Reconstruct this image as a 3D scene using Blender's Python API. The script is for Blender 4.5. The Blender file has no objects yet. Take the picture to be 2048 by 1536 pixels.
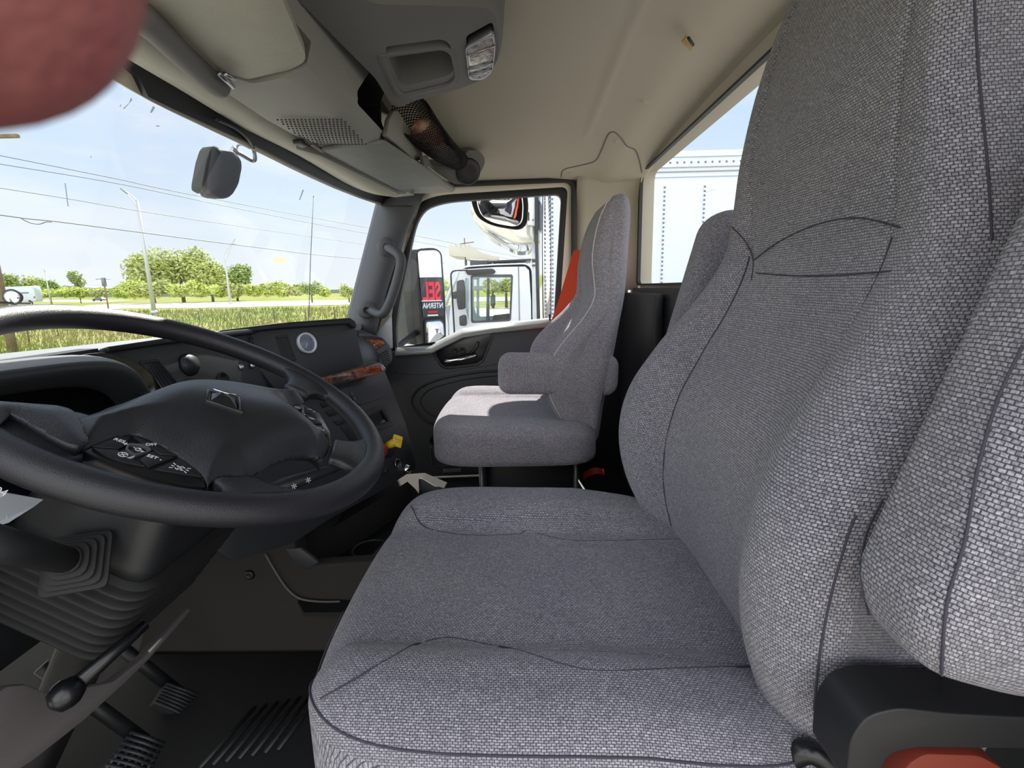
import bpy, bmesh, math, random
from mathutils import Vector as V, Matrix, noise
sc = bpy.context.scene
C = sc.collection
pi = math.pi
# ---------------------------------------------------------------- camera
F = 1000.0; YAW = math.radians(1.0); PIT = math.radians(10.9); ROL = math.radians(1.2)
cf = V((math.cos(PIT)*math.cos(YAW), math.cos(PIT)*math.sin(YAW), -math.sin(PIT)))
_r = V((math.sin(YAW), -math.cos(YAW), 0)); _u = _r.cross(cf)
cu = _u*math.cos(ROL) + _r*math.sin(ROL); cr = _r*math.cos(ROL) - _u*math.sin(ROL)
cam = bpy.data.cameras.new('camera'); co = bpy.data.objects.new('camera', cam); C.objects.link(co)
co.matrix_world = Matrix(((cr.x, cu.x, -cf.x, 0), (cr.y, cu.y, -cf.y, 0), (cr.z, cu.z, -cf.z, 0), (0, 0, 0, 1)))
cam.sensor_width = 36; cam.lens = 36*F/2048; cam.clip_start = .005; cam.clip_end = 3000
cam.dof.use_dof = True; cam.dof.focus_distance = 1.0; cam.dof.aperture_fstop = 24.0
sc.camera = co
# ---------------------------------------------------------------- world + sun + exposure
sc.view_settings.view_transform = 'Standard'; sc.view_settings.look = 'None'
sc.view_settings.gamma = 1; sc.view_settings.use_curve_mapping = False
sc.view_settings.exposure = 0.32
sc.cycles.use_denoising = True
sc.cycles.max_bounces = 8; sc.cycles.diffuse_bounces = 5; sc.cycles.glossy_bounces = 4
sc.cycles.transparent_max_bounces = 24; sc.cycles.caustics_reflective = False; sc.cycles.caustics_refractive = False
sc.cycles.sample_clamp_indirect = 6.0
w = bpy.data.worlds.new('world'); sc.world = w; w.use_nodes = True
nt = w.node_tree; nt.nodes.clear()
def wn(t, **k):
    n = nt.nodes.new(t)
    for a, b in k.items(): setattr(n, a, b)
    return n
out = wn('ShaderNodeOutputWorld'); bg = wn('ShaderNodeBackground'); tc = wn('ShaderNodeTexCoord'); sx = wn('ShaderNodeSeparateXYZ')
nt.links.new(tc.outputs['Generated'], sx.inputs[0])
rmp = wn('ShaderNodeValToRGB'); nt.links.new(sx.outputs['Z'], rmp.inputs[0])
e = rmp.color_ramp.elements
e[0].position = 0.0; e[0].color = (.86, .90, .93, 1)
e[1].position = 0.75; e[1].color = (.40, .58, .90, 1)
k = e.new(.14); k.color = (.71, .82, .94, 1); k = e.new(.36); k.color = (.50, .67, .92, 1)
mp = wn('ShaderNodeMapping'); mp.inputs['Scale'].default_value = (1.2, 1.2, 4.5)
nz = wn('ShaderNodeTexNoise'); nz.inputs['Scale'].default_value = 2.3; nz.inputs['Detail'].default_value = 6; nz.inputs['Roughness'].default_value = .55
nt.links.new(tc.outputs['Generated'], mp.inputs[0]); nt.links.new(mp.outputs[0], nz.inputs['Vector'])
cr2 = wn('ShaderNodeValToRGB'); cr2.color_ramp.elements[0].position = .42; cr2.color_ramp.elements[1].position = .72
nt.links.new(nz.outputs[0], cr2.inputs[0])
mx = wn('ShaderNodeMixRGB'); mx.inputs[2].default_value = (.90, .92, .95, 1)
nt.links.new(cr2.outputs[0], mx.inputs[0]); nt.links.new(rmp.outputs[0], mx.inputs[1])
# driver's-side sky (behind the photographer): brightness and warmth added to fill the cab
mr = wn('ShaderNodeMapRange'); mr.inputs['From Min'].default_value = .25; mr.inputs['From Max'].default_value = -.75
mr.inputs['To Min'].default_value = 1.0; mr.inputs['To Min'].default_value = .90; mr.inputs['To Max'].default_value = 2.5
nt.links.new(sx.outputs['X'], mr.inputs['Value'])
mw = wn('ShaderNodeMapRange'); mw.inputs['From Min'].default_value = .25; mw.inputs['From Max'].default_value = -.4; mw.inputs['To Max'].default_value = .6
nt.links.new(sx.outputs['X'], mw.inputs['Value'])
mx2 = wn('ShaderNodeMixRGB'); mx2.inputs[2].default_value = (.96, .92, .86, 1); nt.links.new(mw.outputs[0], mx2.inputs[0])
nt.links.new(mx.outputs[0], mx2.inputs[1]); nt.links.new(mx2.outputs[0], bg.inputs['Color']); nt.links.new(mr.outputs[0], bg.inputs['Strength']); nt.links.new(bg.outputs[0], out.inputs[0])
SUN_E, SUN_A = math.radians(43), math.radians(7)
sl = bpy.data.lights.new('sun', 'SUN'); sl.energy = 9.0; sl.angle = math.radians(.6); sl.color = (1, .95, .86)
so = bpy.data.objects.new('sun', sl); C.objects.link(so)
sd = V((math.cos(SUN_E)*math.cos(SUN_A), math.cos(SUN_E)*math.sin(SUN_A), math.sin(SUN_E)))
so.rotation_euler = sd.to_track_quat('Z', 'Y').to_euler(); so.location = sd*20
# ---------------------------------------------------------------- helpers
def ray(x, y): return cf + cr*((x-1024)/F) - cu*((y-768)/F)
def at(x, y, X=None, Y=None, Z=None, P=None):
    """real place of something seen at (x, y) that stands in the plane X=, Y=, Z= or P=(point, normal)"""
    d = ray(x, y)
    if X is not None: return d*(X/d.x)
    if Y is not None: return d*(Y/d.y)
    if Z is not None: return d*(Z/d.z)
    return d*(P[0].dot(P[1])/d.dot(P[1]))
def plane(a, b, c):
    n = (b-a).cross(c-a).normalized()
    if n.dot(a) > 0: n = -n
    return (a, n)          # normal towards the camera side
def off(P, h): return (P[0]+P[1]*h, P[1])
def s2l(c): return tuple(((v/255+.055)/1.055)**2.4 if v > 10 else v/255/12.92 for v in c)
def tag(o, label=None, cat=None, group=None, kind=None):
    if label: o['label'] = label
    if cat: o['category'] = cat
    if group: o['group'] = group
    if kind: o['kind'] = kind
    return o
def thing(name, label, cat, loc=(0, 0, 0), group=None, kind=None):
    o = bpy.data.objects.new(name, None); C.objects.link(o); o.location = loc; o.empty_display_size = .05
    return tag(o, label, cat, group, kind)
def link(name, me, mat, parent=None, smooth=None):
    o = bpy.data.objects.new(name, me); C.objects.link(o)
    if mat is not None and not me.materials: me.materials.append(mat)
    if parent is not None:
        o.parent = parent; o.location = -parent_loc(parent)
    return o
def parent_loc(p):
    l = V(p.location)
    while p.parent: p = p.parent; l = l+V(p.location)
    return l
def mesh(name, vs, fs, mat, parent=None, smooth=False, uv=None, bevel=0, seg=2, sub=0, ang=None):
    me = bpy.data.meshes.new(name); me.from_pydata([tuple(v) for v in vs], [], fs); me.update()
    bm = bmesh.new(); bm.from_mesh(me); bmesh.ops.recalc_face_normals(bm, faces=bm.faces)
    if bevel:
        es = [e_ for e_ in bm.edges if len(e_.link_faces) == 2 and e_.calc_face_angle(0) > .5]
        bmesh.ops.bevel(bm, geom=es, offset=bevel, segments=seg, profile=.5, affect='EDGES', clamp_overlap=True)
    bm.to_mesh(me); bm.free()
    if uv is not None:
        ul = me.uv_layers.new(name='UVMap')
        for lp in me.loops: ul.data[lp.index].uv = uv[lp.vertex_index]
    if smooth or bevel or sub:
        for p in me.polygons: p.use_smooth = True
        if not smooth or bevel: me.set_sharp_from_angle(angle=ang or .7)
    o = link(name, me, mat, parent)
    if sub:
        m = o.modifiers.new('subd', 'SUBSURF'); m.levels = sub; m.render_levels = sub
    return o
def join_geo(parts):
    vs, fs = [], []
    for a, b in parts:
        k = len(vs); vs += list(a); fs += [tuple(i+k for i in f) for f in b]
    return vs, fs
def g_box(c, s, R=None):
    c = V(c); vs = []
    for i in (-1, 1):
        for j in (-1, 1):
            for k in (-1, 1):
                p = V((i*s[0]/2, j*s[1]/2, k*s[2]/2))
                if R: p = R @ p
                vs.append(c+p)
    return vs, [(0, 1, 3, 2), (4, 6, 7, 5), (0, 4, 5, 1), (2, 3, 7, 6), (0, 2, 6, 4), (1, 5, 7, 3)]
def box(name, c, s, mat, parent=None, bevel=.003, R=None, seg=2):
    a, b = g_box(c, s, R); return mesh(name, a, b, mat, parent, bevel=bevel, seg=seg)
def g_slab(pts, vec):
    n = len(pts); vec = V(vec); vs = [V(p) for p in pts]+[V(p)+vec for p in pts]
    return vs, [tuple(range(n)), tuple(reversed(range(n, 2*n)))]+[(i, (i+1) % n, n+(i+1) % n, n+i) for i in range(n)]
def slab(name, pts, vec, mat, parent=None, bevel=.003, seg=2, smooth=False):
    a, b = g_slab(pts, vec); return mesh(name, a, b, mat, parent, bevel=bevel, seg=seg)
def rpoly(pts, r, n=5):
    """round the corners of a 2-D polygon; r one number or one per corner"""
    o = []; m = len(pts)
    for i in range(m):
        p0, p, p1 = V(pts[i-1]), V(pts[i]), V(pts[(i+1) % m]); rr = r[i] if isinstance(r, (list, tuple)) else r
        a = (p0-p); b = (p1-p); ra = min(rr, a.length*.48); rb = min(rr, b.length*.48)
        A = p+a.normalized()*ra; B = p+b.normalized()*rb
        for k in range(n):
            t = k/(n-1); o.append(A*(1-t)**2+p*2*t*(1-t)+B*t*t)
    return o
def atp(pts, **k): return [at(p[0], p[1], **k) for p in pts]
def g_ring(outer, inner, vec):
    n = len(outer); vec = V(vec)
    vs = [V(p) for p in outer]+[V(p) for p in inner]+[V(p)+vec for p in outer]+[V(p)+vec for p in inner]; fs = []
    for i in range(n):
        j = (i+1) % n
        fs += [(i, j, n+j, n+i), (2*n+i, 3*n+i, 3*n+j, 2*n+j), (i, 2*n+i, 2*n+j, j), (n+i, n+j, 3*n+j, 3*n+i)]
    return vs, fs
def ring(name, outer, inner, vec, mat, parent=None, bevel=0):
    a, b = g_ring(outer, inner, vec); return mesh(name, a, b, mat, parent, bevel=bevel)
def smoothpath(pts, n=8):
    pts = [V(p) for p in pts]; o = []
    for i in range(len(pts)-1):
        a = pts[max(i-1, 0)]; b = pts[i]; c = pts[i+1]; d = pts[min(i+2, len(pts)-1)]
        for k in range(n):
            t = k/n; o.append(.5*((2*b)+(c-a)*t+(2*a-5*b+4*c-d)*t*t+(3*b-a-3*c+d)*t**3))
    o.append(pts[-1]); return o
def g_tube(path, r, seg=10, closed=False, flat=1.0, up=None, caps=True):
    path = [V(p) for p in path]; n = len(path); vs, fs = [], []; pn = None
    for i, p in enumerate(path):
        if closed: t = path[(i+1) % n]-path[i-1]
        else: t = path[min(i+1, n-1)]-path[max(i-1, 0)]
        t.normalize()
        if up is not None: nrm = (V(up)-t*V(up).dot(t)).normalized()
        elif pn is None:
            a = V((0, 0, 1)) if abs(t.z) < .9 else V((1, 0, 0)); nrm = (a-t*a.dot(t)).normalized()
        else: nrm = (pn-t*pn.dot(t)).normalized()
        pn = nrm; b = t.cross(nrm); rr = r[i] if isinstance(r, (list, tuple)) else r
        for k in range(seg):
            an = 2*pi*k/seg; vs.append(p+nrm*math.cos(an)*rr*flat+b*math.sin(an)*rr)
    m = n if closed else n-1
    for i in range(m):
        for k in range(seg):
            j = (i+1) % n; k2 = (k+1) % seg; fs.append((i*seg+k, i*seg+k2, j*seg+k2, j*seg+k))
    if not closed and caps: fs += [tuple(range(seg))[::-1], tuple((n-1)*seg+k for k in range(seg))]
    return vs, fs
def tube(name, path, r, mat, parent=None, seg=10, closed=False, flat=1.0, up=None):
    a, b = g_tube(path, r, seg, closed, flat, up); return mesh(name, a, b, mat, parent, smooth=True, ang=.9)
def frame(axis, xh=None):
    z = V(axis).normalized(); a = V(xh) if xh is not None else (V((0, 0, 1)) if abs(z.z) < .9 else V((1, 0, 0)))
    x = (a-z*a.dot(z)).normalized(); y = z.cross(x)
    return Matrix(((x.x, y.x, z.x), (x.y, y.y, z.y), (x.z, y.z, z.z)))
def g_lathe(c, axis, prof, seg=32):
    R = frame(axis); c = V(c); vs, fs = [], []; n = len(prof)
    for r, h in prof:
        for k in range(seg):
            an = 2*pi*k/seg; vs.append(c+R @ V((r*math.cos(an), r*math.sin(an), h)))
    for i in range(n-1):
        for k in range(seg):
            k2 = (k+1) % seg; fs.append((i*seg+k, i*seg+k2, (i+1)*seg+k2, (i+1)*seg+k))
    fs += [tuple(range(seg))[::-1], tuple((n-1)*seg+k for k in range(seg))]
    return vs, fs
def lathe(name, c, axis, prof, mat, parent=None, seg=32):
    a, b = g_lathe(c, axis, prof, seg); return mesh(name, a, b, mat, parent, smooth=True, ang=.6)
def g_loft(rings, caps=True, closed=True):
    n = len(rings[0]); vs = [p for r_ in rings for p in r_]; fs = []
    for i in range(len(rings)-1):
        for k in range(n if closed else n-1):
            k2 = (k+1) % n; fs.append((i*n+k, i*n+k2, (i+1)*n+k2, (i+1)*n+k))
    if caps and closed: fs += [tuple(range(n))[::-1], tuple((len(rings)-1)*n+k for k in range(n))]
    return vs, fs
def loft(name, rings, mat, parent=None, caps=True, closed=True, sub=0, uv=None):
    a, b = g_loft(rings, caps, closed); return mesh(name, a, b, mat, parent, smooth=True, sub=sub, uv=uv)
def cut(o, cutters):
    """boolean away temporary cutter shapes, leaving one plain mesh"""
    tmp = []
    for vs, fs in cutters:
        me = bpy.data.meshes.new('cutter'); bm = bmesh.new()
        if fs is None:
            for v in vs: bm.verts.new(v)
            bmesh.ops.convex_hull(bm, input=bm.verts)
        else:
            me.from_pydata([tuple(v) for v in vs], [], fs); bm.from_mesh(me)
        bmesh.ops.recalc_face_normals(bm, faces=bm.faces); bmesh.ops.triangulate(bm, faces=bm.faces); bm.to_mesh(me); bm.free()
        c = bpy.data.objects.new('cutter', me); C.objects.link(c); tmp.append(c); c.location = V((0, 0, 0))
        m = o.modifiers.new('cut', 'BOOLEAN'); m.object = c; m.operation = 'DIFFERENCE'; m.solver = 'EXACT'
        bpy.context.view_layer.update()
        me = bpy.data.meshes.new_from_object(o.evaluated_get(bpy.context.evaluated_depsgraph_get())); o.modifiers.clear(); o.data = me
    for c in tmp: bpy.data.objects.remove(c)
    for p in me.polygons: p.use_smooth = True
    me.set_sharp_from_angle(angle=.6)
    wnm = o.modifiers.new('weighted', 'WEIGHTED_NORMAL'); wnm.keep_sharp = True
    return o
def text(name, s, p, xdir, n, size, mat, parent=None, depth=.0004, bold=0, align='CENTER'):
    cu_ = bpy.data.curves.new(name, 'FONT'); cu_.body = s; cu_.size = size; cu_.extrude = depth; cu_.offset = bold
    cu_.align_x = align; cu_.align_y = 'CENTER'
    o = bpy.data.objects.new(name, cu_); C.objects.link(o); bpy.context.view_layer.update()
    me = bpy.data.meshes.new_from_object(o.evaluated_get(bpy.context.evaluated_depsgraph_get())); bpy.data.objects.remove(o)
    z = V(n).normalized(); x = V(xdir); x = (x-z*x.dot(z)).normalized(); y = z.cross(x)
    me.transform(Matrix(((x.x, y.x, z.x, p[0]), (x.y, y.y, z.y, p[1]), (x.z, y.z, z.z, p[2]), (0, 0, 0, 1))))
    me.materials.clear()
    return link(name, me, mat, parent)
# ---------------------------------------------------------------- materials
def mat(name, col, rough=.6, metal=0, bump=0, bscale=400, var=0, vscale=6, spec=.5, coat=0, col2=None, emis=None, sheen=0):
    m = bpy.data.materials.new(name); m.use_nodes = True; t = m.node_tree; b = t.nodes['Principled BSDF']
    c = (*s2l(col), 1); b.inputs['Base Color'].default_value = c; b.inputs['Roughness'].default_value = rough
    b.inputs['Metallic'].default_value = metal; b.inputs['Specular IOR Level'].default_value = spec
    b.inputs['Coat Weight'].default_value = coat; b.inputs['Sheen Weight'].default_value = sheen
    tcn = t.nodes.new('ShaderNodeTexCoord')
    if var or col2:
        n = t.nodes.new('ShaderNodeTexNoise'); n.inputs['Scale'].default_value = vscale; n.inputs['Detail'].default_value = 5
        t.links.new(tcn.outputs['Object'], n.inputs['Vector'])
        r = t.nodes.new('ShaderNodeValToRGB'); r.color_ramp.elements[0].position = .35; r.color_ramp.elements[1].position = .65
        c2 = (*s2l(col2), 1) if col2 else (*[min(1, v*(1+var)) for v in c[:3]], 1)
        c1 = c if col2 else (*[v*(1-var) for v in c[:3]], 1)
        r.color_ramp.elements[0].color = c1; r.color_ramp.elements[1].color = c2
        t.links.new(n.outputs[0], r.inputs[0]); t.links.new(r.outputs[0], b.inputs['Base Color'])
    if bump:
        n2 = t.nodes.new('ShaderNodeTexNoise'); n2.inputs['Scale'].default_value = bscale; n2.inputs['Detail'].default_value = 3
        t.links.new(tcn.outputs['Object'], n2.inputs['Vector'])
        bp = t.nodes.new('ShaderNodeBump'); bp.inputs['Strength'].default_value = bump; bp.inputs['Distance'].default_value = .001
        t.links.new(n2.outputs[0], bp.inputs['Height']); t.links.new(bp.outputs[0], b.inputs['Normal'])
    if emis: b.inputs['Emission Color'].default_value = (*s2l(col), 1); b.inputs['Emission Strength'].default_value = emis
    return m
def fabric(name, light, dark, rib=.0030, st=.0046, bump=.8, contrast=1.0):
    """ribbed tweed: rows of short stitches, uv in metres"""
    m = bpy.data.materials.new(name); m.use_nodes = True; t = m.node_tree; L = t.links; b = t.nodes['Principled BSDF']
    b.inputs['Roughness'].default_value = .92; b.inputs['Specular IOR Level'].default_value = .15; b.inputs['Sheen Weight'].default_value = .25
    b.inputs['Sheen Roughness'].default_value = .5
    uvn = t.nodes.new('ShaderNodeUVMap'); uvn.uv_map = 'UVMap'
    nd = t.nodes.new('ShaderNodeTexNoise'); nd.inputs['Scale'].default_value = 90; nd.inputs['Detail'].default_value = 2
    tcn = t.nodes.new('ShaderNodeTexCoord'); L.new(tcn.outputs['Object'], nd.inputs['Vector'])
    ma = t.nodes.new('ShaderNodeVectorMath'); ma.operation = 'MULTIPLY_ADD'; ma.inputs[1].default_value = (.0022,)*3
    L.new(nd.outputs['Color'], ma.inputs[0]); L.new(uvn.outputs[0], ma.inputs[2])
    br = t.nodes.new('ShaderNodeTexBrick'); br.offset = .5
    br.inputs['Color1'].default_value = (*s2l(light), 1); br.inputs['Color2'].default_value = (*[a*.72 for a in s2l(light)], 1)
    br.inputs['Mortar'].default_value = (*s2l(dark), 1)
    br.inputs['Scale'].default_value = 1.0; br.inputs['Brick Width'].default_value = st; br.inputs['Row Height'].default_value = rib
    br.inputs['Mortar Size'].default_value = rib*.20; br.inputs['Mortar Smooth'].default_value = 1.0
    L.new(ma.outputs[0], br.inputs['Vector'])
    n = t.nodes.new('ShaderNodeTexNoise'); n.inputs['Scale'].default_value = 420; n.inputs['Detail'].default_value = 4; n.inputs['Roughness'].default_value = .7
    L.new(tcn.outputs['Object'], n.inputs['Vector'])
    r = t.nodes.new('ShaderNodeValToRGB'); r.color_ramp.elements[0].position = .38; r.color_ramp.elements[1].position = .64
    g0, g1 = 1-.42*contrast, 1+.42*contrast
    r.color_ramp.elements[0].color = (g0*.97, g0*.97, g0*1.05, 1); r.color_ramp.elements[1].color = (g1, g1, g1*.99, 1)
    L.new(n.outputs[0], r.inputs[0])
    mm = t.nodes.new('ShaderNodeMixRGB'); mm.blend_type = 'MULTIPLY'; mm.inputs[0].default_value = 1
    L.new(br.outputs['Color'], mm.inputs[1]); L.new(r.outputs[0], mm.inputs[2])
    n3 = t.nodes.new('ShaderNodeTexNoise'); n3.inputs['Scale'].default_value = 7; L.new(tcn.outputs['Object'], n3.inputs['Vector'])
    r3 = t.nodes.new('ShaderNodeValToRGB'); r3.color_ramp.elements[0].color = (.9, .9, .92, 1); r3.color_ramp.elements[1].color = (1.08, 1.07, 1.05, 1)
    r3.color_ramp.elements[0].position = .3; r3.color_ramp.elements[1].position = .7; L.new(n3.outputs[0], r3.inputs[0])
    m3 = t.nodes.new('ShaderNodeMixRGB'); m3.blend_type = 'MULTIPLY'; m3.inputs[0].default_value = 1
    L.new(mm.outputs[0], m3.inputs[1]); L.new(r3.outputs[0], m3.inputs[2]); L.new(m3.outputs[0], b.inputs['Base Color'])
    iv = t.nodes.new('ShaderNodeMath'); iv.operation = 'SUBTRACT'; iv.inputs[0].default_value = 1; L.new(br.outputs['Fac'], iv.inputs[1])
    ad = t.nodes.new('ShaderNodeMath'); ad.operation = 'MULTIPLY_ADD'; ad.inputs[1].default_value = .8; L.new(n.outputs[0], ad.inputs[0]); L.new(iv.outputs[0], ad.inputs[2])
    bp = t.nodes.new('ShaderNodeBump'); bp.inputs['Strength'].default_value = bump; bp.inputs['Distance'].default_value = .0012
    L.new(ad.outputs[0], bp.inputs['Height']); L.new(bp.outputs[0], b.inputs['Normal'])
    return m
def glass(name, tint=(1, 1, 1), refl=.05):
    m = bpy.data.materials.new(name); m.use_nodes = True; t = m.node_tree; t.nodes.clear()
    o = t.nodes.new('ShaderNodeOutputMaterial'); a = t.nodes.new('ShaderNodeBsdfTransparent'); a.inputs[0].default_value = (*tint, 1)
    g = t.nodes.new('ShaderNodeBsdfGlossy'); g.inputs['Roughness'].default_value = .02
    fr = t.nodes.new('ShaderNodeLayerWeight'); fr.inputs[0].default_value = .25
    mm = t.nodes.new('ShaderNodeMath'); mm.operation = 'MULTIPLY_ADD'; mm.inputs[1].default_value = refl; mm.inputs[2].default_value = refl*.3
    t.links.new(fr.outputs['Fresnel'], mm.inputs[0])
    x = t.nodes.new('ShaderNodeMixShader'); t.links.new(mm.outputs[0], x.inputs[0]); t.links.new(a.outputs[0], x.inputs[1]); t.links.new(g.outputs[0], x.inputs[2])
    t.links.new(x.outputs[0], o.inputs[0]); return m
def mirror_mat(name, tint=(.9, .93, .96)):
    m = bpy.data.materials.new(name); m.use_nodes = True; b = m.node_tree.nodes['Principled BSDF']
    b.inputs['Base Color'].default_value = (*tint, 1); b.inputs['Metallic'].default_value = 1; b.inputs['Roughness'].default_value = .01; return m
M = dict(
 dash=mat('charcoal_plastic', (50, 52, 56), .5, bump=.25, bscale=900),
 dash2=mat('dark_plastic', (34, 36, 39), .48, bump=.2, bscale=900),
 hood=mat('grey_dash_top', (122, 124, 124), .55, bump=.25, bscale=900),
 black=mat('black_plastic', (24, 25, 27), .5),
 gloss=mat('gloss_black', (18, 19, 22), .32, coat=.1),
 rubber=mat('black_rubber', (26, 26, 27), .7),
 wheel=mat('wheel_leatherette', (33, 34, 38), .36, bump=.55, bscale=700),
 rim=mat('rim_leatherette', (31, 31, 37), .42, bump=.45, bscale=900, spec=.5),
 liner=mat('headliner_cloth', (186, 180, 166), .95, bump=.5, bscale=1400, spec=.1),
 liner2=mat('warm_trim', (176, 170, 156), .7, bump=.2, bscale=900),
 cons=mat('overhead_plastic', (140, 139, 130), .6, bump=.35, bscale=800),
 cons2=mat('overhead_plastic_dark', (104, 104, 100), .6, bump=.35, bscale=800),
 pad=mat('padded_vinyl', (168, 166, 148), .6, bump=.4, bscale=120, var=.04, vscale=15),
 cream=mat('cream_paint', (214, 208, 190), .35),
 white=mat('white_paint', (200, 206, 212), .3, coat=.3),
 whitef=mat('trailer_white', (196, 204, 214), .45, var=.02, vscale=.8),
 pillar=mat('pillar_plastic', (74, 76, 80), .55, bump=.25, bscale=900),
 door=mat('door_plastic', (58, 59, 62), .55, bump=.25, bscale=900),
 tunnel=mat('brown_grey_plastic', (56, 53, 51), .85, bump=.35, bscale=500, spec=.15),
 knee=mat('knee_panel_grey', (98, 93, 94), .7, bump=.3, bscale=700),
 chrome=mat('chrome', (225, 226, 230), .12, metal=1),
 alu=mat('brushed_metal', (170, 172, 176), .35, metal=1),
 steel=mat('steel_grey', (120, 122, 126), .45, metal=.7),
 red=mat('red_belt', (196, 66, 34), .85, bump=.6, bscale=1200),
 redp=mat('red_plastic', (170, 36, 40), .4),
 yellow=mat('yellow_plastic', (226, 190, 40), .4),
 ink=mat('white_print', (225, 228, 232), .6),
 greyink=mat('grey_print', (120, 124, 130), .6),
 yink=mat('yellow_print', (180, 150, 40), .6),
 lens=mat('dark_lens', (14, 15, 18), .08, coat=1),
 thread=mat('seam_thread', (62, 60, 72), .9),
 pipe=mat('piping_light', (176, 174, 176), .8),
 skin=mat('skin', (138, 82, 80), .6, bump=.4, bscale=900, col2=(128, 70, 72), vscale=120),
 nail=mat('nail', (205, 140, 135), .35),
 label=mat('tan_label', (170, 138, 80), .5), mesh=mat('black_net', (18, 18, 20), .8),
 asphalt=mat('asphalt', (168, 162, 152), .9, var=.12, vscale=3),
 concrete=mat('road_concrete', (178, 171, 158), .9, var=.05, vscale=.3),
 pole=mat('galvanised_pole', (190, 192, 194), .5, metal=.3), wood=mat('weathered_wood', (128, 110, 92), .85, var=.2, vscale=3),
 wire=mat('wire', (110, 112, 118), .6), bark=mat('bark', (92, 80, 66), .9),
)
FAB = fabric('seat_fabric', (160, 158, 167), (48, 46, 58))
FABF = fabric('seat_fabric_far', (176, 171, 178), (74, 71, 82), contrast=.9)
# burl wood
def burl():
    m = mat('burl_wood', (92, 50, 28), .15, coat=1.0); t = m.node_tree; b = t.nodes['Principled BSDF']
    n = t.nodes.new('ShaderNodeTexNoise'); n.inputs['Scale'].default_value = 26; n.inputs['Detail'].default_value = 8; n.inputs['Distortion'].default_value = 1.6
    tcn = t.nodes.new('ShaderNodeTexCoord'); t.links.new(tcn.outputs['Object'], n.inputs['Vector'])
    r = t.nodes.new('ShaderNodeValToRGB'); e = r.color_ramp.elements
    e[0].position = .36; e[0].color = (*s2l((26, 14, 10)), 1); e[1].position = .66; e[1].color = (*s2l((150, 78, 40)), 1)
    t.links.new(n.outputs[0], r.inputs[0]); t.links.new(r.outputs[0], b.inputs['Base Color']); return m
M['burl'] = burl()
M['glass'] = glass('clear_glass', (.97, .985, .99)); M['tglass'] = glass('tinted_glass', (.70, .80, .80), .12); M['mirror'] = mirror_mat('mirror_glass')
def foliage(name, a, b_):
    m = mat(name, a, .8, spec=.2, col2=b_, vscale=.55)
    return m
M['leafy'] = foliage('leaves_bright', (168, 186, 84), (206, 214, 124)); M['leafd'] = foliage('leaves_dark', (132, 152, 88), (172, 188, 116))
M['leafo'] = foliage('leaves_olive', (158, 170, 96), (196, 202, 128)); M['hill'] = mat('far_woods', (128, 140, 126), .95, var=.1, vscale=.02)
def grassm():
    m = mat('meadow_grass', (120, 130, 50), .95, spec=.1); t = m.node_tree; b = t.nodes['Principled BSDF']; L = t.links
    tcn = t.nodes.new('ShaderNodeTexCoord')
    n = t.nodes.new('ShaderNodeTexNoise'); n.inputs['Scale'].default_value = .12; n.inputs['Detail'].default_value = 9; n.inputs['Roughness'].default_value = .7
    L.new(tcn.outputs['Object'], n.inputs['Vector'])
    r = t.nodes.new('ShaderNodeValToRGB'); e = r.color_ramp.elements
    e[0].position = .38; e[0].color = (*s2l((96, 114, 46)), 1); e[1].position = .66; e[1].color = (*s2l((142, 132, 88)), 1)
    k = e.new(.5); k.color = (*s2l((122, 130, 60)), 1)
    L.new(n.outputs[0], r.inputs[0]); L.new(r.outputs[0], b.inputs['Base Color']); return m
M['grass'] = grassm()
# ================================================================ SEATS
def lerp_tab(tab, z):
    """smooth interpolation of rows [z, a, b, ...]"""
    n = len(tab)
    if z <= tab[0][0]: return tab[0][1:]
    if z >= tab[-1][0]: return tab[-1][1:]
    for i in range(n-1):
        if tab[i][0] <= z <= tab[i+1][0]:
            t = (z-tab[i][0])/(tab[i+1][0]-tab[i][0]); o = []
            for j in range(1, len(tab[0])):
                p1, p2 = tab[i][j], tab[i+1][j]
                p0 = tab[i-1][j] if i else 2*p1-p2
                p3 = tab[i+2][j] if i+2 < n else 2*p2-p1
                o.append(.5*(2*p1+(p2-p0)*t+(2*p0-5*p1+4*p2-p3)*t*t+(3*p1-p0-3*p2+p3)*t**3))
            return o
# z, half width, centre front y, bolster front y, back y, seam position (share of half width)
BACK = [(-.56, .235, -.300, -.285, -.43, .60), (-.50, .250, -.285, -.262, -.435, .60), (-.42, .268, -.268, -.225, -.44, .60), (-.34, .280, -.257, -.190, -.45, .58),
        (-.26, .286, -.262, -.178, -.46, .56), (-.18, .284, -.280, -.195, -.47, .55), (-.10, .276, -.315, -.245, -.48, .56),
        (-.03, .262, -.345, -.300, -.49, .58), (.04, .244, -.362, -.340, -.495, .62), (.10, .226, -.358, -.346, -.50, .66),
        (.18, .206, -.352, -.348, -.505, .72), (.27, .186, -.362, -.358, -.51, .75), (.35, .168, -.378, -.376, -.515, .75),
        (.41, .146, -.400, -.400, -.515, .75), (.440, .115, -.425, -.425, -.51, .75), (.455, .06, -.448, -.448, -.50, .75)]
NEARK = .5
def back_front(a, z, T):
    """front face of the backrest: a in -1..1 across, z up -> (x, y)"""
    w_, yc, yb, yr, sm = lerp_tab(T, z)
    s = abs(a)
    if s <= sm:
        k = s/sm; y = yc+(yb-yc)*.25*k**4
    else:
        k = (s-sm)/(1-sm); y0 = yc+(yb-yc)*.25
        y = y0+(yb-y0)*(NEARK if a < 0 else 1)*math.sin(min(1, k/.5)*pi/2)
        if k > .5: y -= (1-math.sqrt(max(0, 1-((k-.5)/.5)**2)))*min(.06, (yb-yr)*.45)
    return w_*a, y
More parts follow.
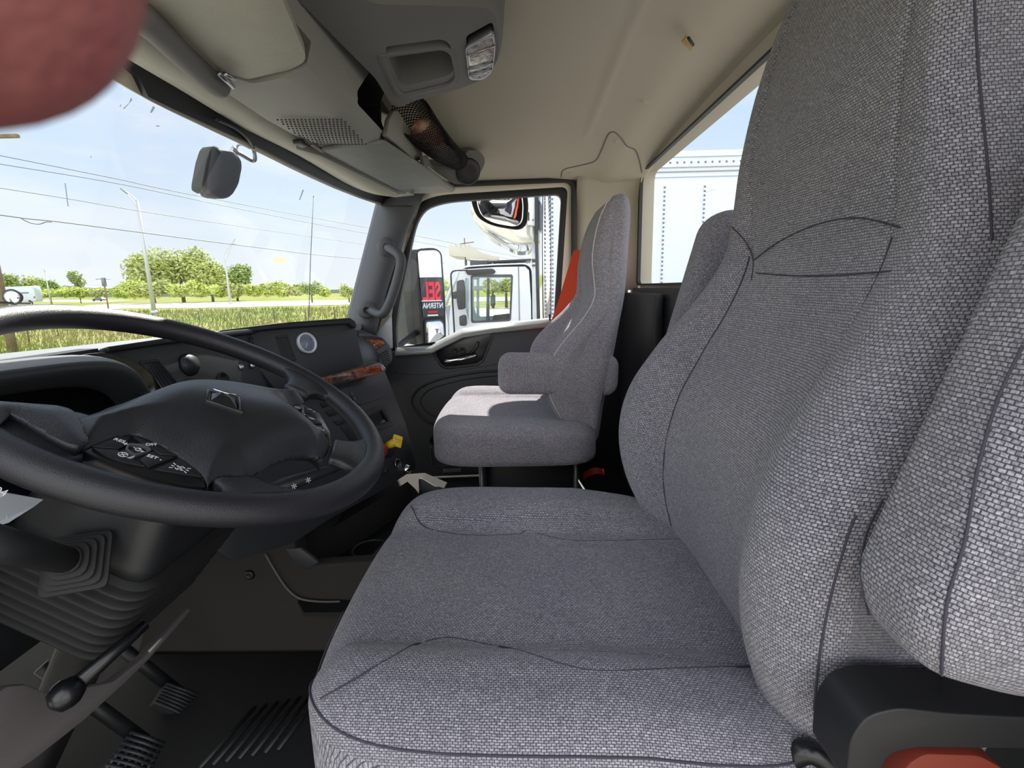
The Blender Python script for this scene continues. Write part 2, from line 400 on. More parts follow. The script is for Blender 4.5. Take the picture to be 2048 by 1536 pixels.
def make_back(cx, cy, z0, zs, ws, T, fab, parent, name='backrest', seams=True, res=(150, 150)):
    NA, NZ = res; rings = []; uvs = []
    zlo, zhi = T[0][0], T[-1][0]
    def mapz(z): return z0+z*zs
    side = 12
    for i in range(NZ+1):
        t = i/NZ; z = zlo+(zhi-zlo)*(1-(1-t)**1.25) if t > .5 else zlo+(zhi-zlo)*(1-(1-t)**1.25)
        w_, yc, yb, yr, sm = lerp_tab(T, z); rg = []; acc = 0; last = None
        for j in range(NA+1):
            a = -1+2*j/NA; a = math.copysign(1-(1-abs(a))**1.5, a) if abs(a) > .0 else 0
            x, y = back_front(a, z, T)
            if seams:
                ds = (abs(a)-sm)*w_
                y -= .0045*math.exp(-(ds/.005)**2)
                if abs(a) < sm*1.0 and .0 < z < .2:      # horizontal seam of the head pad
                    zz = z-(.045+.0*a); y -= .004*math.exp(-(zz/.006)**2)
                    za = z-(.12+.04*math.cos(a*2.2)); y -= .003*math.exp(-(za/.007)**2)
            p = V((cx+x*ws, cy+y, mapz(z))); rg.append(p)
            if last is not None: acc += (p-last).length
            last = p; uvs.append((acc-.0, mapz(z)))
        a1 = V((rg[-1])); a0 = V(rg[0]); yrr = cy+yr; b1 = min(.02, max(0, a1.y-yrr)*.5)
        for k in range(1, side):       # far side, back, near side
            q = k/side
            if q < .35:
                u_ = q/.35; p = V((a1.x, a1.y+(yrr+b1-a1.y)*u_, a1.z))
            elif q < .65:
                u_ = (q-.35)/.3; p = V((a1.x+(a0.x-a1.x)*u_, yrr-.01*math.sin(u_*pi), a1.z))
            else:
                u_ = (q-.65)/.35; p = V((a0.x, yrr+b1+(a0.y-yrr-b1)*u_, a0.z))
            acc += (p-last).length; last = p
            rg.append(p); uvs.append((acc, mapz(z)))
        rings.append(rg)
    o = loft(name, rings, fab, parent, uv=uvs)
    return o
def back_pt(cx, cy, z0, zs, ws, T, a, z, lift=.001):
    x, y = back_front(a, z, T); return V((cx+x*ws, cy+y+lift, z0+z*zs))
# cushion ---------------------------------------------------------
def cush_h(u_, v_, B):
    """height over the cushion plan, u across -1..1, v front 1 .. back -1"""
    s = abs(u_); h = 0
    if s > .55: h = B*math.sin(min(1, (s-.55)/.3)*pi/2)
    h *= (1 if v_ > -.2 else max(.35, 1+(v_+.2)*.9))
    h += .012*max(0, v_)**1.5-.010*max(0, -v_)
    return h
def make_cushion(cx, cy, z0, wx, wy, fab, parent, thick=.13, B=.035, name='cushion', ex=5.0, front_bow=.02):
    rings, uvs = [], []; NT = 180
    def outl(th, k):
        c, s = math.cos(th), math.sin(th); q = (abs(c)**ex+abs(s)**ex)**(-1/ex)
        return c*q, s*q
    prof = [(r/40, None) for r in range(0, 37)]
    er = .045
    rows = [(max(.002, r_), 0.0, 0.0) for r_, _ in prof]
    for k in range(1, 11):
        a = k/10*pi/2; rows.append((.9, math.sin(a), 1-math.cos(a)))
    rows = [r_ for r_ in rows]
    for k in range(1, 5): rows.append((.9, 1.0, 1+k*.45))
    rows.append((.80, 1.0, 3.0))
    for rr, e1, dz in rows:
        rg = []
        for j in range(NT):
            th = 2*pi*j/NT; u_, v_ = outl(th, rr)
            uu, vv = u_*min(rr, .9), v_*min(rr, .9)
            x = cx+uu*wx+u_*e1*er; y = cy+vv*wy+v_*e1*er+(front_bow*(1-u_*u_)*max(0, v_)*rr)
            z = z0+cush_h(uu/.93, vv, B)-dz*er
            # stitched seams along the bolsters
            if e1 == 0:
                sx_ = .60-.06*vv; z -= .004*math.exp(-(((abs(uu)-sx_)*wx)/.005)**2)
            if dz > 1.0: z = z0-er*dz*(thick/.135)
            rg.append(V((x, y, z))); uvs.append((y, x+(-dz*er if e1 else 0)*(1 if u_ > 0 else -1)*-1))
        rings.append(rg)
    return loft(name, rings, fab, parent, uv=uvs)
def g_pad(c, s, R, r, nseg=6, uvw=None):
    """rounded cushion block, rounded in plan and section; local axes: x long, y thick, z wide"""
    L, T_, W = s; vs = []; rings = []; uvs = []
    NL = 40; NS = 36
    for i in range(NL+1):
        t = i/NL; x = -L/2+L*(1-math.cos(t*pi))/2
        k = 1.0; d = L/2-abs(x)
        if d < r: k = math.sqrt(max(0, 1-((r-d)/r)**2))
        rg = []
        for j in range(NS):
            th = 2*pi*j/NS; cs, sn = math.cos(th), math.sin(th); q = (abs(cs)**4.5+abs(sn)**4.5)**(-1/4.5)
            y = cs*q*(T_/2)*(.25+.75*k if k > .02 else .25); z = sn*q*(W/2-r*(1-k))
            p = V(c)+R @ V((x, y, z)); rg.append(p); uvs.append((sn*q*W/2+ cs*T_*.5, x))
        rings.append(rg)
    return rings, uvs
def pad(name, c, s, R, r, fab, parent):
    rings, uvs = g_pad(c, s, R, r); return loft(name, rings, fab, parent, uv=uvs)

# ---- driver's seat
ds = thing('driver_seat', 'large grey tweed high-back driver seat filling the right foreground', 'seat', (.65, -.05, -.80))
make_cushion(.655, -.045, -.413, .27, .257, FAB, ds, thick=.17)
make_back(.655, 0, 0, 1, 1, BACK, FAB, ds)
for sgn in (-1, 1):
    for zs_ in ([-.50+.02*k for k in range(28)],):
        tube('seam', [back_pt(.655, 0, 0, 1, 1, BACK, sgn*(lerp_tab(BACK, z)[4]), z, -.0032) for z in zs_], .0011, M['thread'], ds, seg=5)
def back_seam(px):
    o_ = []
    for p in smoothpath([V((a_, b_, 0)) for a_, b_ in px], 8):
        y = -.35
        for _ in range(8):
            w_ = at(p.x, p.y, Y=y); hw = lerp_tab(BACK, w_.z)[0]; y = back_front(max(-1, min(1, (w_.x-.655)/hw)), w_.z, BACK)[1]
        o_.append(at(p.x, p.y, Y=y+.0004))
    tube('seam', o_, .0010, M['thread'], ds, seg=5)
back_seam([(1512, 546), (1600, 552), (1700, 549), (1782, 542)])
back_seam([(1462, 452), (1490, 482), (1506, 518), (1503, 560)])
back_seam([(1508, 520), (1560, 482), (1640, 447), (1720, 436), (1802, 455)])
# border seam on the near side of cushion and on the backrest's side
CU = (.655, -.045, -.413, .27, .257, .035)
def cush_edge(th, e1=.93, drop=.62):
    c_, s_ = math.cos(th), math.sin(th); q = (abs(c_)**5+abs(s_)**5)**(-.2); u_, v_ = c_*q, s_*q; er = .045
    return V((CU[0]+u_*.9*CU[3]+u_*er*e1, CU[1]+v_*.9*CU[4]+v_*er*e1+.02*(1-u_*u_)*max(0, v_), CU[2]+cush_h(u_*.9/.93, v_*.9, CU[5])-drop*er))
tube('seam', [cush_edge(pi*.55+j/89*pi*.75) for j in range(90)], .0012, M['thread'], ds, seg=5)
def cush_z(x, y):
    u_, v_ = (x-CU[0])/CU[3], (y-CU[1])/CU[4]; m_ = max(abs(u_), abs(v_)); z = CU[2]+cush_h(max(-.9, min(.9, u_))/.93, max(-.9, min(.9, v_)), CU[5])
    if m_ > .9: z -= .045*(1-math.sqrt(max(0, 1-min(1, (m_-.9)*CU[3]/.045)**2)))
    return z
def cush_seam(px, n=10):
    out_ = []
    for p in smoothpath([V((a_, b_, 0)) for a_, b_ in px], n):
        z = -.41
        for _ in range(6):
            w_ = at(p.x, p.y, Z=z); z = cush_z(w_.x, w_.y)
        out_.append(V((w_.x, w_.y, z-.0006)))
    return tube('seam', out_, .0011, M['thread'], ds, seg=5)
cush_seam([(640, 1396), (700, 1362), (780, 1315), (850, 1283), (900, 1275), (960, 1285), (1060, 1308), (1140, 1332), (1210, 1341), (1360, 1336), (1520, 1331)])
cush_seam([(822, 1012), (900, 1028), (960, 1042), (1060, 1063), (1140, 1080), (1250, 1080), (1368, 1077)])
def arm(cx, pts, w_, t_, name='armrest'):
    """folded-up armrest: spine points in the YZ plane"""
    p0, p1 = V((cx, *pts[0])), V((cx, *pts[1])); L = (p1-p0).length; ax = (p1-p0).normalized()
    X = ax; Z = V((0, 0, 1)).cross(V((1, 0, 0))); Yl = V((1, 0, 0)); Zl = X.cross(Yl)
    R = Matrix(((X.x, Yl.x, Zl.x), (X.y, Yl.y, Zl.y), (X.z, Yl.z, Zl.z)))
    return pad(name, (p0+p1)/2, (L, w_, t_), R, .055, FAB, ds)
arm(.312, ((-.298, -.268), (-.425, .14)), .085, .140)
arm(.985, ((-.30, -.30), (-.415, .13)), .075, .12)
bpy.context.view_layer.update(); dgs = bpy.context.evaluated_depsgraph_get()
def hit0(x, y, lift=.0006):
    d = ray(x, y).normalized(); o_ = V((0, 0, 0))
    for _ in range(6):
        h = sc.ray_cast(dgs, o_, d)
        if not h[0]: return None
        if h[4].name.startswith(('armrest', 'backrest', 'cushion')): return h[1]-d*lift
        o_ = h[1]+d*.002
    return None
def hit_seam(px, r=.0010):
    ps_ = [hit0(p.x, p.y) for p in smoothpath([V((a_, b_, 0)) for a_, b_ in px], 8)]; ps_ = [p for p in ps_ if p is not None]
    if len(ps_) > 3: tube('seam', ps_, r, M['thread'], ds, seg=5)
hit_seam([(2046, 690), (1995, 800), (1955, 940), (1930, 1080), (1895, 1200), (1884, 1320), (1884, 1372)])
hit_seam([(1765, 1000), (1732, 1070), (1722, 1150), (1738, 1230)], .0008)
hit_seam([(1948, -20), (1958, 150), (1975, 330), (1984, 480)])
hit_seam([(1712, 1030), (1700, 1060), (1690, 1090), (1660, 1200), (1638, 1320), (1628, 1420)])
# side bracket, recliner handle and belt buckle at the near hinge
slab('under_arm_shade', [at(*p, X=.405) for p in [(1672, 1320), (1740, 1265), (1900, 1260), (2150, 1260), (2150, 1640), (1600, 1640), (1648, 1480)]], (.02, 0, 0), M['black'], ds, bevel=.004)  # black slab added for the shade below the raised armrest
slab('hinge_cover', [at(p.x, p.y, X=.315) for p in rpoly([(1690, 1580), (1700, 1480), (1735, 1432), (1800, 1416), (1900, 1428), (2150, 1440), (2150, 1500), (1830, 1496), (1775, 1510), (1750, 1580)], 25, 5)], (.045, 0, 0), M['black'], ds, bevel=.011, seg=4)
tube('recliner_lever', smoothpath([at(1545, 1560, X=.40), at(1590, 1512, X=.39), at(1625, 1505, X=.385), at(1680, 1545, X=.38)], 6), .010, M['gloss'], ds, seg=12)
slab('seat_frame', [V((.42, y, z)) for y, z in ((.18, -.62), (-.30, -.60), (-.36, -.56), (-.42, -.56), (-.42, -.80), (.16, -.80))], (.48, 0, 0), M['black'], ds, bevel=.01)
# red belt stalk by the driver's seat
bl = thing('seat_belt', 'dark red seat belt and buckle at the lower right corner beside the driver seat', 'seat belt', (.27, -.36, -.5), 'red seat belts')
slab('webbing', [at(*p, X=.34) for p in [(2005, 1448), (2025, 1410), (2150, 1330), (2150, 1450)]], (.0025, 0, 0), mat('dull_red_webbing', (140, 50, 28), .8), bl, bevel=0)
slab('buckle', [at(p.x, p.y, X=.335) for p in rpoly([(1790, 1590), (1815, 1530), (1850, 1508), (1960, 1512), (2010, 1540), (2030, 1590)], 14, 4)], (.02, 0, 0), mat('belt_buckle_red', (120, 44, 28), .6), bl, bevel=.004)

# ---- passenger seat: narrower and lower
PW = .80; PZ = .72
PB = [(z, w_, yc, yb, yr+.05 if z < .0 else yr+.045, sm) for z, w_, yc, yb, yr, sm in BACK]
ps = thing('passenger_seat', 'smaller grey tweed passenger seat with a folded-down armrest, beyond the driver seat', 'seat', (1.62, 0, -.80))
make_cushion(1.60, .015, -.385, .275, .215, FABF, ps, thick=.105, B=.02)
make_back(1.615, .145, -.06, PZ, PW, PB, FABF, ps, res=(100, 110))
for sgn in (-1, 1):
    tube('piping', [back_pt(1.615, .145, -.06, PZ, PW, PB, sgn*.93, z, .002) for z in [-.45+.02*k for k in range(45)]], .0022, M['pipe'], ps, seg=6)
pad('armrest', (1.43, -.108, -.247), (.345, .075, .118), Matrix(((0, 1, 0), (1, 0, -.03), (.03, 0, 1))), .035, FABF, ps)
for y in (.125, -.165):
    for x in (1.46, 1.50) if y > 0 else (1.46,):
        tube('leg', [V((x, y, -.46)), V((x, y, -.80))], .012 if x > 1.47 else .008, M['steel'], ps, seg=10)
box('pedestal', (1.66, -.03, -.66), (.26, .30, .28), M['black'], ps, bevel=.01)
pbt = thing('seat_belt', 'bright red seat belt strap rising behind the passenger seat to the door pillar', 'seat belt', (2.0, -.3, -.2), 'red seat belts')
def strip(pts, wv, mat_, name, parent, th=.002):
    rings = [[p-wv/2, p+wv/2, p+wv/2+V((0, .003, 0)), p-wv/2+V((0, .003, 0))] for p in pts]
    a, b = g_loft(rings); return mesh(name, a, b, mat_, parent)
bp1 = at(1166, 500, X=1.93); bp2 = at(1135, 600, X=1.97); bp3 = at(1112, 665, X=2.0); bp4 = at(1104, 730, X=2.0)
strip([bp1, bp2, bp3, bp4], V((.02, .062, 0)), M['red'], 'webbing', pbt)
lb = thing('seat_belt', 'short red belt end hanging under the passenger seat', 'seat belt', at(1103, 905, X=1.62), 'red seat belts')
strip([at(1105, 895, X=1.62), at(1102, 920, X=1.62), at(1098, 945, X=1.62)], V((0, .016, 0)), M['red'], 'webbing', lb)
lb = thing('seat_belt', 'dull red belt loop on the floor behind the passenger seat posts', 'seat belt', at(1190, 945, X=1.7), 'red seat belts')
strip(smoothpath([at(1168, 953, X=1.7), at(1180, 945, X=1.7), at(1195, 941, X=1.7), at(1208, 944, X=1.7)], 4), V((.03, 0, .012)), M['redp'], 'webbing', lb)
tag(tube('floor_clip', smoothpath([at(1102, 944, X=1.66), at(1118, 943, X=1.66), at(1131, 935, X=1.66)], 4), .005, M['alu']), 'small bright metal clip on the floor under the passenger seat', 'clip')
# ================================================================ STEERING WHEEL
wc = V((.645, .428, -.137)); wnrm = V((-.017, -.466, .885)).normalized()
we2 = wnrm.cross(V((1, 0, 0))).normalized(); we1 = we2.cross(wnrm)
WP = (wc, wnrm)
def wpl(h): return (wc+wnrm*h, wnrm)
sw = thing('steering_wheel', 'large black four-spoke steering wheel with buttons in the left foreground', 'steering wheel', wc-wnrm*.06)
vs = []; NR, NQ = 128, 20; fs = []
for i in range(NR):
    a = 2*pi*i/NR; d = we1*math.cos(a)+we2*math.sin(a)
    for k in range(NQ):
        q = 2*pi*k/NQ; vs.append(wc+d*(.24+.0178*math.cos(q))+wnrm*(.0165*math.sin(q)))
for i in range(NR):
    for k in range(NQ):
        j, l = (i+1) % NR, (k+1) % NQ; fs.append((i*NQ+k, i*NQ+l, j*NQ+l, j*NQ+k))
mesh('rim', vs, fs, M['rim'], sw, smooth=True, ang=3)
hub_px = [(133, 840), (170, 834), (240, 809), (300, 785), (350, 770), (410, 765), (480, 772), (540, 783), (578, 780), (609, 798), (611, 812), (576, 812),
          (590, 832), (622, 862), (650, 880), (661, 885), (659, 900), (647, 921), (618, 914), (585, 917), (540, 933), (502, 957), (465, 954), (432, 957), (416, 974),
          (407, 956), (349, 908), (310, 886), (290, 875), (257, 869), (204, 885), (161, 903), (163, 922), (148, 875)]
def dome(name, px, P, ctr, H, base, mat_, parent, N=14, sm=3, fall=2.6):
    o2 = [V(p) for p in px]
    dens = []
    for i in range(len(o2)):
        a, b = o2[i], o2[(i+1) % len(o2)]
        for k in range(4): dens.append(a.lerp(b, k/4))
    for _ in range(sm):
        dens = [(dens[i-1]+dens[i]*2+dens[(i+1) % len(dens)])/4 for i in range(len(dens))]
    ow = [at(p.x, p.y, P=P) for p in dens]; c = at(*ctr, P=P); n = P[1]; rings = [[p-n*base for p in ow]]
    for k in range(N+1):
        r_ = 1-k/N*.999; rings.append([c+(p-c)*r_+n*(H*(1-r_**fall)) for p in ow])
    return loft(name, rings, mat_, parent)
def pillow_poly(name, px, P, H, D, base, mat_, parent, bumps=(), step=.0028, sm=2):
    """soft upholstered-looking plate: outline at full sharpness, height growing inwards"""
    o2 = [V(p) for p in px]; dens = []
    for i in range(len(o2)):
        for k in range(3): dens.append(o2[i].lerp(o2[(i+1) % len(o2)], k/3))
    for _ in range(sm): dens = [(dens[i-1]+dens[i]*2+dens[(i+1) % len(dens)])/4 for i in range(len(dens))]
    W_ = [at(p.x, p.y, P=P) for p in dens]; c = sum(W_, V())/len(W_); n = P[1]
    ex = we1; ey = n.cross(ex); poly = [((p-c).dot(ex), (p-c).dot(ey)) for p in W_]; m_ = len(poly)
    def inside(x, y):
        r_ = False; j = m_-1
        for i in range(m_):
            xi, yi = poly[i]; xj, yj = poly[j]
            if (yi > y) != (yj > y) and x < (xj-xi)*(y-yi)/(yj-yi)+xi: r_ = not r_
            j = i
        return r_
    def near(x, y):
        b = (9, 0, 0)
        for i in range(m_):
            x1, y1 = poly[i-1]; x2, y2 = poly[i]; dx, dy = x2-x1, y2-y1; L2 = dx*dx+dy*dy+1e-12
            t = max(0, min(1, ((x-x1)*dx+(y-y1)*dy)/L2)); qx, qy = x1+dx*t, y1+dy*t; d = math.hypot(x-qx, y-qy)
            if d < b[0]: b = (d, qx, qy)
        return b
    x0, x1 = min(p[0] for p in poly), max(p[0] for p in poly); y0, y1 = min(p[1] for p in poly), max(p[1] for p in poly)
    nx, ny = int((x1-x0)/step)+3, int((y1-y0)/step)+3; idx = {}; vs = []; info = {}
    bl_ = [(at(b[0], b[1], P=P)-c, b[2], b[3]) for b in bumps]; bl_ = [(b[0].dot(ex), b[0].dot(ey), b[1], b[2]) for b in bl_]
    for i in range(nx):
        for j in range(ny):
            x, y = x0-step+i*step, y0-step+j*step; ins = inside(x, y); d, qx, qy = near(x, y)
            if ins: h = d
            elif d < step*1.05: x, y, h = qx, qy, 0
            else: continue
            k = min(1, h/D); z = H*(1-(1-k)**2.2)
            for bx, by, bh, bs in bl_: z += bh*math.exp(-((x-bx)**2+(y-by)**2)/bs**2)*min(1, h/.02)
            idx[(i, j)] = len(vs); vs.append(c+ex*x+ey*y+n*z)
    fs = []
    for i in range(nx):
        for j in range(ny):
            q = [(i, j), (i+1, j), (i+1, j+1), (i, j+1)]
            if all(k in idx for k in q): fs.append(tuple(idx[k] for k in q))
    o = mesh(name, vs, fs, mat_, parent, smooth=True, ang=3)
    sol = o.modifiers.new('solid', 'SOLIDIFY'); sol.thickness = base; sol.offset = -1
    return o
pillow_poly('airbag_cover', hub_px, wpl(.002), .020, .05, .022, M['wheel'], sw, bumps=[(400, 830, .012, .07), (560, 860, .012, .06), (360, 880, -.006, .04)])
# rim-side roots of the four spokes
def root(px, h=.001, base=.022, H=.006, ctr=None):
    cx_ = sum(p[0] for p in px)/len(px); cy_ = sum(p[1] for p in px)/len(px)
    return pillow_poly('spoke', px, wpl(h), H, .022, base*.7, M['wheel'], sw)
root([(-120, 832), (-10, 834), (60, 839), (128, 841), (144, 875), (160, 921), (125, 907), (98, 893), (40, 858), (0, 842), (-40, 900), (-120, 890)], h=.003, H=.004)
def wpt(x, y, h=0): return wc+we1*x+we2*y+wnrm*h
def spoke_root(s1, s2, a1, a2):
    s1, s2 = V(s1), V(s2); R_ = .2385
    r1 = V((R_*math.cos(math.radians(a1)), R_*math.sin(math.radians(a1)))); r2 = V((R_*math.cos(math.radians(a2)), R_*math.sin(math.radians(a2))))
    d = ((r1+r2)/2-(s1+s2)/2)*.8; rings = []
    for k in range(15):
        t = k/14; e1 = s1*(1-t)**2+(s1+d)*2*t*(1-t)+r1*t*t; e2 = s2*(1-t)**2+(s2+d)*2*t*(1-t)+r2*t*t
        up = .0085+.0025*t; dn = .012+.001*t; rg = []
        for q in range(28):
            th = 2*pi*q/28; c_, s_ = math.cos(th), math.sin(th); m_ = (abs(c_)**3+abs(s_)**3)**(-1/3)
            p = (e1+e2)/2+(e2-e1)*.5*c_*m_; rg.append(wpt(p.x, p.y, s_*m_*(up if s_ > 0 else dn)))
        rings.append(rg)
    return loft('spoke', rings, M['wheel'], sw)
spoke_root((-.163, .042), (-.206, -.022), 157, 188)
spoke_root((-.156, -.118), (-.119, -.148), 211, 250)
spoke_root((-.006, -.189), (.056, -.172), 263, 301)
spoke_root((.160, -.040), (.158, -.083), 4, -33)
# dark switch pods
def pod(px, h, mat_, th=.02, name='switch_pod', bevel=.002):
    return slab(name, [at(p[0], p[1], P=wpl(h)) for p in px], -wnrm*th, mat_, sw, bevel=bevel)
pl_ = pod([(163, 902), (204, 884), (257, 868), (291, 874), (349, 906), (410, 957), (412, 974), (380, 972), (300, 955), (220, 926)], .002, M['gloss'])
pr_ = pod([(611, 810), (600, 806), (574, 813), (590, 834), (622, 864), (652, 884), (664, 890), (660, 862), (640, 826)], .004, M['gloss'])
def btn(px, h, parent, t=.003):
    P = wpl(h); return slab('button', [at(p[0], p[1], P=P) for p in px], -wnrm*t, M['black'], parent, bevel=.0008)
for px in ([(184, 892), (232, 874), (262, 872), (252, 889), (238, 896)], [(266, 872), (284, 874), (355, 910), (322, 908), (302, 897), (290, 889)],
           [(184, 895), (236, 899), (248, 908), (292, 932), (240, 922), (206, 908)], [(304, 902), (322, 911), (352, 913), (298, 934), (280, 918)],
           [(362, 915), (395, 940), (404, 953), (310, 938)]):
    btn(px, .0045, pl_)
cb = ring('button_frame', [at(*p, P=wpl(.0055)) for p in rpoly([(256, 886), (290, 888), (305, 900), (268, 911), (250, 897)], 6, 4)],
          [at(*p, P=wpl(.0055)) for p in rpoly([(259, 889), (287, 891), (300, 900), (269, 908), (255, 897)], 5, 4)], -wnrm*.003, M['steel'], pl_)
for px in ([(574, 814), (598, 809), (606, 817), (590, 822)], [(610, 811), (628, 823), (634, 835), (612, 826)], [(577, 818), (596, 825), (610, 841), (598, 838)],
           [(614, 829), (636, 838), (645, 848), (614, 845)], [(617, 848), (646, 851), (655, 868), (640, 872)]):
    btn(px, .0065, pr_, .003)
def wtext(s, px, size, h, parent, dirpx=None, mat_='ink'):
    p = at(*px, P=wpl(h)); q = at(px[0]+10, px[1]+(3.2 if dirpx is None else dirpx), P=wpl(h))
    return text('print', s, p, (q-p), wnrm, size, M[mat_], parent, depth=.0002)
wtext('RES', (239, 881), .0066, .0053, pl_); wtext('+', (251, 888), .010, .0053, pl_)
wtext('OFF', (303, 889), .0062, .0053, pl_, 0); wtext('SET -', (309, 915), .0066, .0053, pl_)
def icon(segs, px, s, h, parent, r=.00034, rot=3.2):
    P = wpl(h); p = at(*px, P=P); x = (at(px[0]+10, px[1]+rot, P=P)-p).normalized(); y = wnrm.cross(x); geo = []
    for sg in segs:
        geo.append(g_tube([p+x*a*s+y*b*s for a, b in sg], r, 4))
    a, b = join_geo(geo); return mesh('symbol', a, b, M['ink'], parent)
circ = [(math.cos(2*pi*k/14), math.sin(2*pi*k/14)) for k in range(15)]
icon([[(.7*a, .7*b) for a, b in circ[2:]], [(0, 0), (.5, .5)], [(.9, -.6), (1.5, -.6)], [(.9, -.2), (1.5, -.2)], [(-1.3, .2), (-.9, .2)]], (277, 899), .0038, .0052, pl_)
icon([circ, [(-.7, -.7), (.7, .7)], [(-.7, .7), (.7, -.7)], [(1.4, -.8), (2.2, .9)], [(1.8, -.8), (2.3, .2)]], (246, 909), .0040, .0052, pl_)
icon([[(-.3, -1), (.3, 0), (-.3, .3), (.3, 1)], [(-1, -.5), (-.3, -1), (-.5, .6), (-1, .5)], [(1, -.5), (.4, -.8), (.5, .8), (1, .5)]]+[[(sx_*1.3, .8*k), (sx_*2, 1.2*k)] for sx_ in (-1, 1) for k in (-1, 0, 1)], (360, 936), .0042, .0052, pl_)
icon([[(-1, 0), (0, .6), (1, .1), (0, -.6), (-1, 0)]], (595, 815), .004, .0068, pr_); icon([[(-1, 0), (0, .8), (.6, .5)], [(1, -.4), (1.7, -.4)]], (621, 820), .004, .0068, pr_)
icon([[(-1, .6), (-1, -.4), (0, -.4), (0, .4)], [(1, -.2), (1, .4)]], (592, 827), .004, .0068, pr_); icon([[(-1, 0), (0, .5), (1, 0), (0, -.5), (-1, 0)]], (624, 837), .004, .0068, pr_)
icon([[(-1, -.7), (-1, .7), (.4, .7), (.4, -.7), (-1, -.7)], [(.8, 0), (1.4, .5)], [(.8, -.1), (1.4, -.5)]], (640, 858), .0045, .0068, pr_); icon([[(-.6, .3), (0, -.3), (.6, .3)]], (610, 829), .003, .0068, pr_)
# emblem: square bezel with a diamond-cut boss
P = wpl(.037); em = [at(*p, P=P) for p in [(414, 778), (480, 793), (487, 824), (412, 799)]]
en = (em[1]-em[0]).cross(em[3]-em[0]).normalized()
if en.dot(wnrm) < 0: en = -en
ec = sum(em, V())/4; eo = ring('emblem_bezel', em, [ec+(p-ec)*.78 for p in em], -wnrm*.012, M['gloss'], sw, bevel=.0012)
ei = [ec+(p-ec)*.74-wnrm*.002 for p in em]; mesh('emblem', ei+[ec+wnrm*.006+(em[0]-em[2])*.1, ec+wnrm*.006+(em[2]-em[0])*.1], [(0, 1, 4), (1, 2, 5, 4), (2, 3, 5), (3, 0, 4, 5)], M['gloss'], sw)
tube('emblem_arc', smoothpath([ec+(em[0]-ec)*.7+wnrm*.004, ec+wnrm*.0085+(em[1]-em[0])*.05, ec+(em[1]-ec)*.72+wnrm*.003], 5), .0011, M['chrome'], sw, seg=5)
icon([[(-1.2, .2), (-.4, -.5), (.6, -.3), (1.2, .4)]], (515, 849), .007, .028, sw, r=.0007).data.materials[0] = M['black']

# ================================================================ COLUMN
colm = thing('steering_column', 'black steering column shroud with a ribbed rubber boot under the wheel', 'steering column', (.65, .6, -.75))
ca = V((0, .50, -.865)).normalized(); cb_ = V((0, .865, .50)); 
def rsec(c, hx, hy, r, n=7, skew=0):
    pts = rpoly([(-hx, -hy), (hx, -hy), (hx, hy), (-hx, hy)], r, n)
    return [c+V((1, 0, 0))*p.x+cb_*p.y for p in pts]
c0 = wc-wnrm*.03+V((0, .01, 0))
def cp(s): return c0+ca*s
cpx = V((-.01, 0, 0))
secs = [(0.0, .085, .06, .03), (.02, .095, .07, .03), (.09, .108, .08, .03), (.14, .114, .086, .03), (.165, .116, .088, .03)]
loft('column_cover', [rsec(cp(s), a, b, r_) for s, a, b, r_ in secs], M['dash2'], colm)
rings = []
for i in range(0, 8*8+1):
    s = .155+i/64*.125; k = i/64
    a = .122-.022*k**1.5+.0055*math.cos(i/8*2*pi); b = .094-.018*k+.0055*math.cos(i/8*2*pi)
    rings.append(rsec(cp(s)+V((-.012*k, 0, 0)), a, b, .035))
loft('rubber_boot', rings, M['rubber'], colm)
loft('lower_column', [rsec(cp(.275), .092, .07, .03), rsec(cp(.31), .08, .06, .03), rsec(cp(.36), .03, .03, .02), rsec(cp(.75), .025, .025, .015)], M['rubber'], colm)
# tilt lever
l0, l1 = at(250, 1285, X=.52), at(132, 1388, X=.46)
tl = tube('tilt_lever', [l0+(l0-l1)*.4, l0, l1], [.006, .007, .010], M['gloss'], colm, seg=12)
lathe('lever_ball', l1, (l0-l1), [(.003, -.016), (.012, -.012), (.0155, -.003), (.0155, .004), (.011, .013)], M['gloss'], colm, seg=20)
# left stalk with ribbed square boot
s1 = at(150, 1125, X=.50); s0 = at(-60, 1075, X=.37)
tube('stalk', [s0, s0.lerp(s1, .4), s1], [.016, .015, .013], M['dash2'], colm, seg=16)
axs = (s1-s0).normalized(); R_ = frame(axs, V((0, 0, 1)))
for k in range(5):
    hw = .015+.0042*k; h = k*.006-.022
    pts = [s1+R_ @ V((p.x, p.y, h)) for p in rpoly([(-hw, -hw), (hw, -hw), (hw, hw), (-hw, hw)], .006+.010*(5-k)/5, 4)]
    slab('stalk_boot', pts, axs*.0045, M['rubber'], colm, bevel=.0015)
# right stalk: wiper and lamp rings
q0, q1 = at(672, 940, Y=.36), at(560, 985, Y=.40)
q0 = at(690, 930, X=.84); q1 = at(575, 968, X=.80)
st = tube('stalk', [q1+(q1-q0)*.6, q1, q0], [.011, .013, .006], M['dash2'], colm, seg=16)
for px, s_ in (((592, 975), .006), ((620, 963), .006)):
    p = at(*px, X=.78); text('print', '☼' if 0 else '*', p-V((.004, 0, 0)), V((.3, -1, .3)), V((-1, -.1, .45)), .02, M['ink'], st)
# ================================================================ CAB SHELL
XW = 2.20; YB = -.50
def st(o): return tag(o, kind='structure')
# floor
st(box('floor', (1.15, .35, -.86), (2.2, 1.9, .06), M['black'], bevel=0))
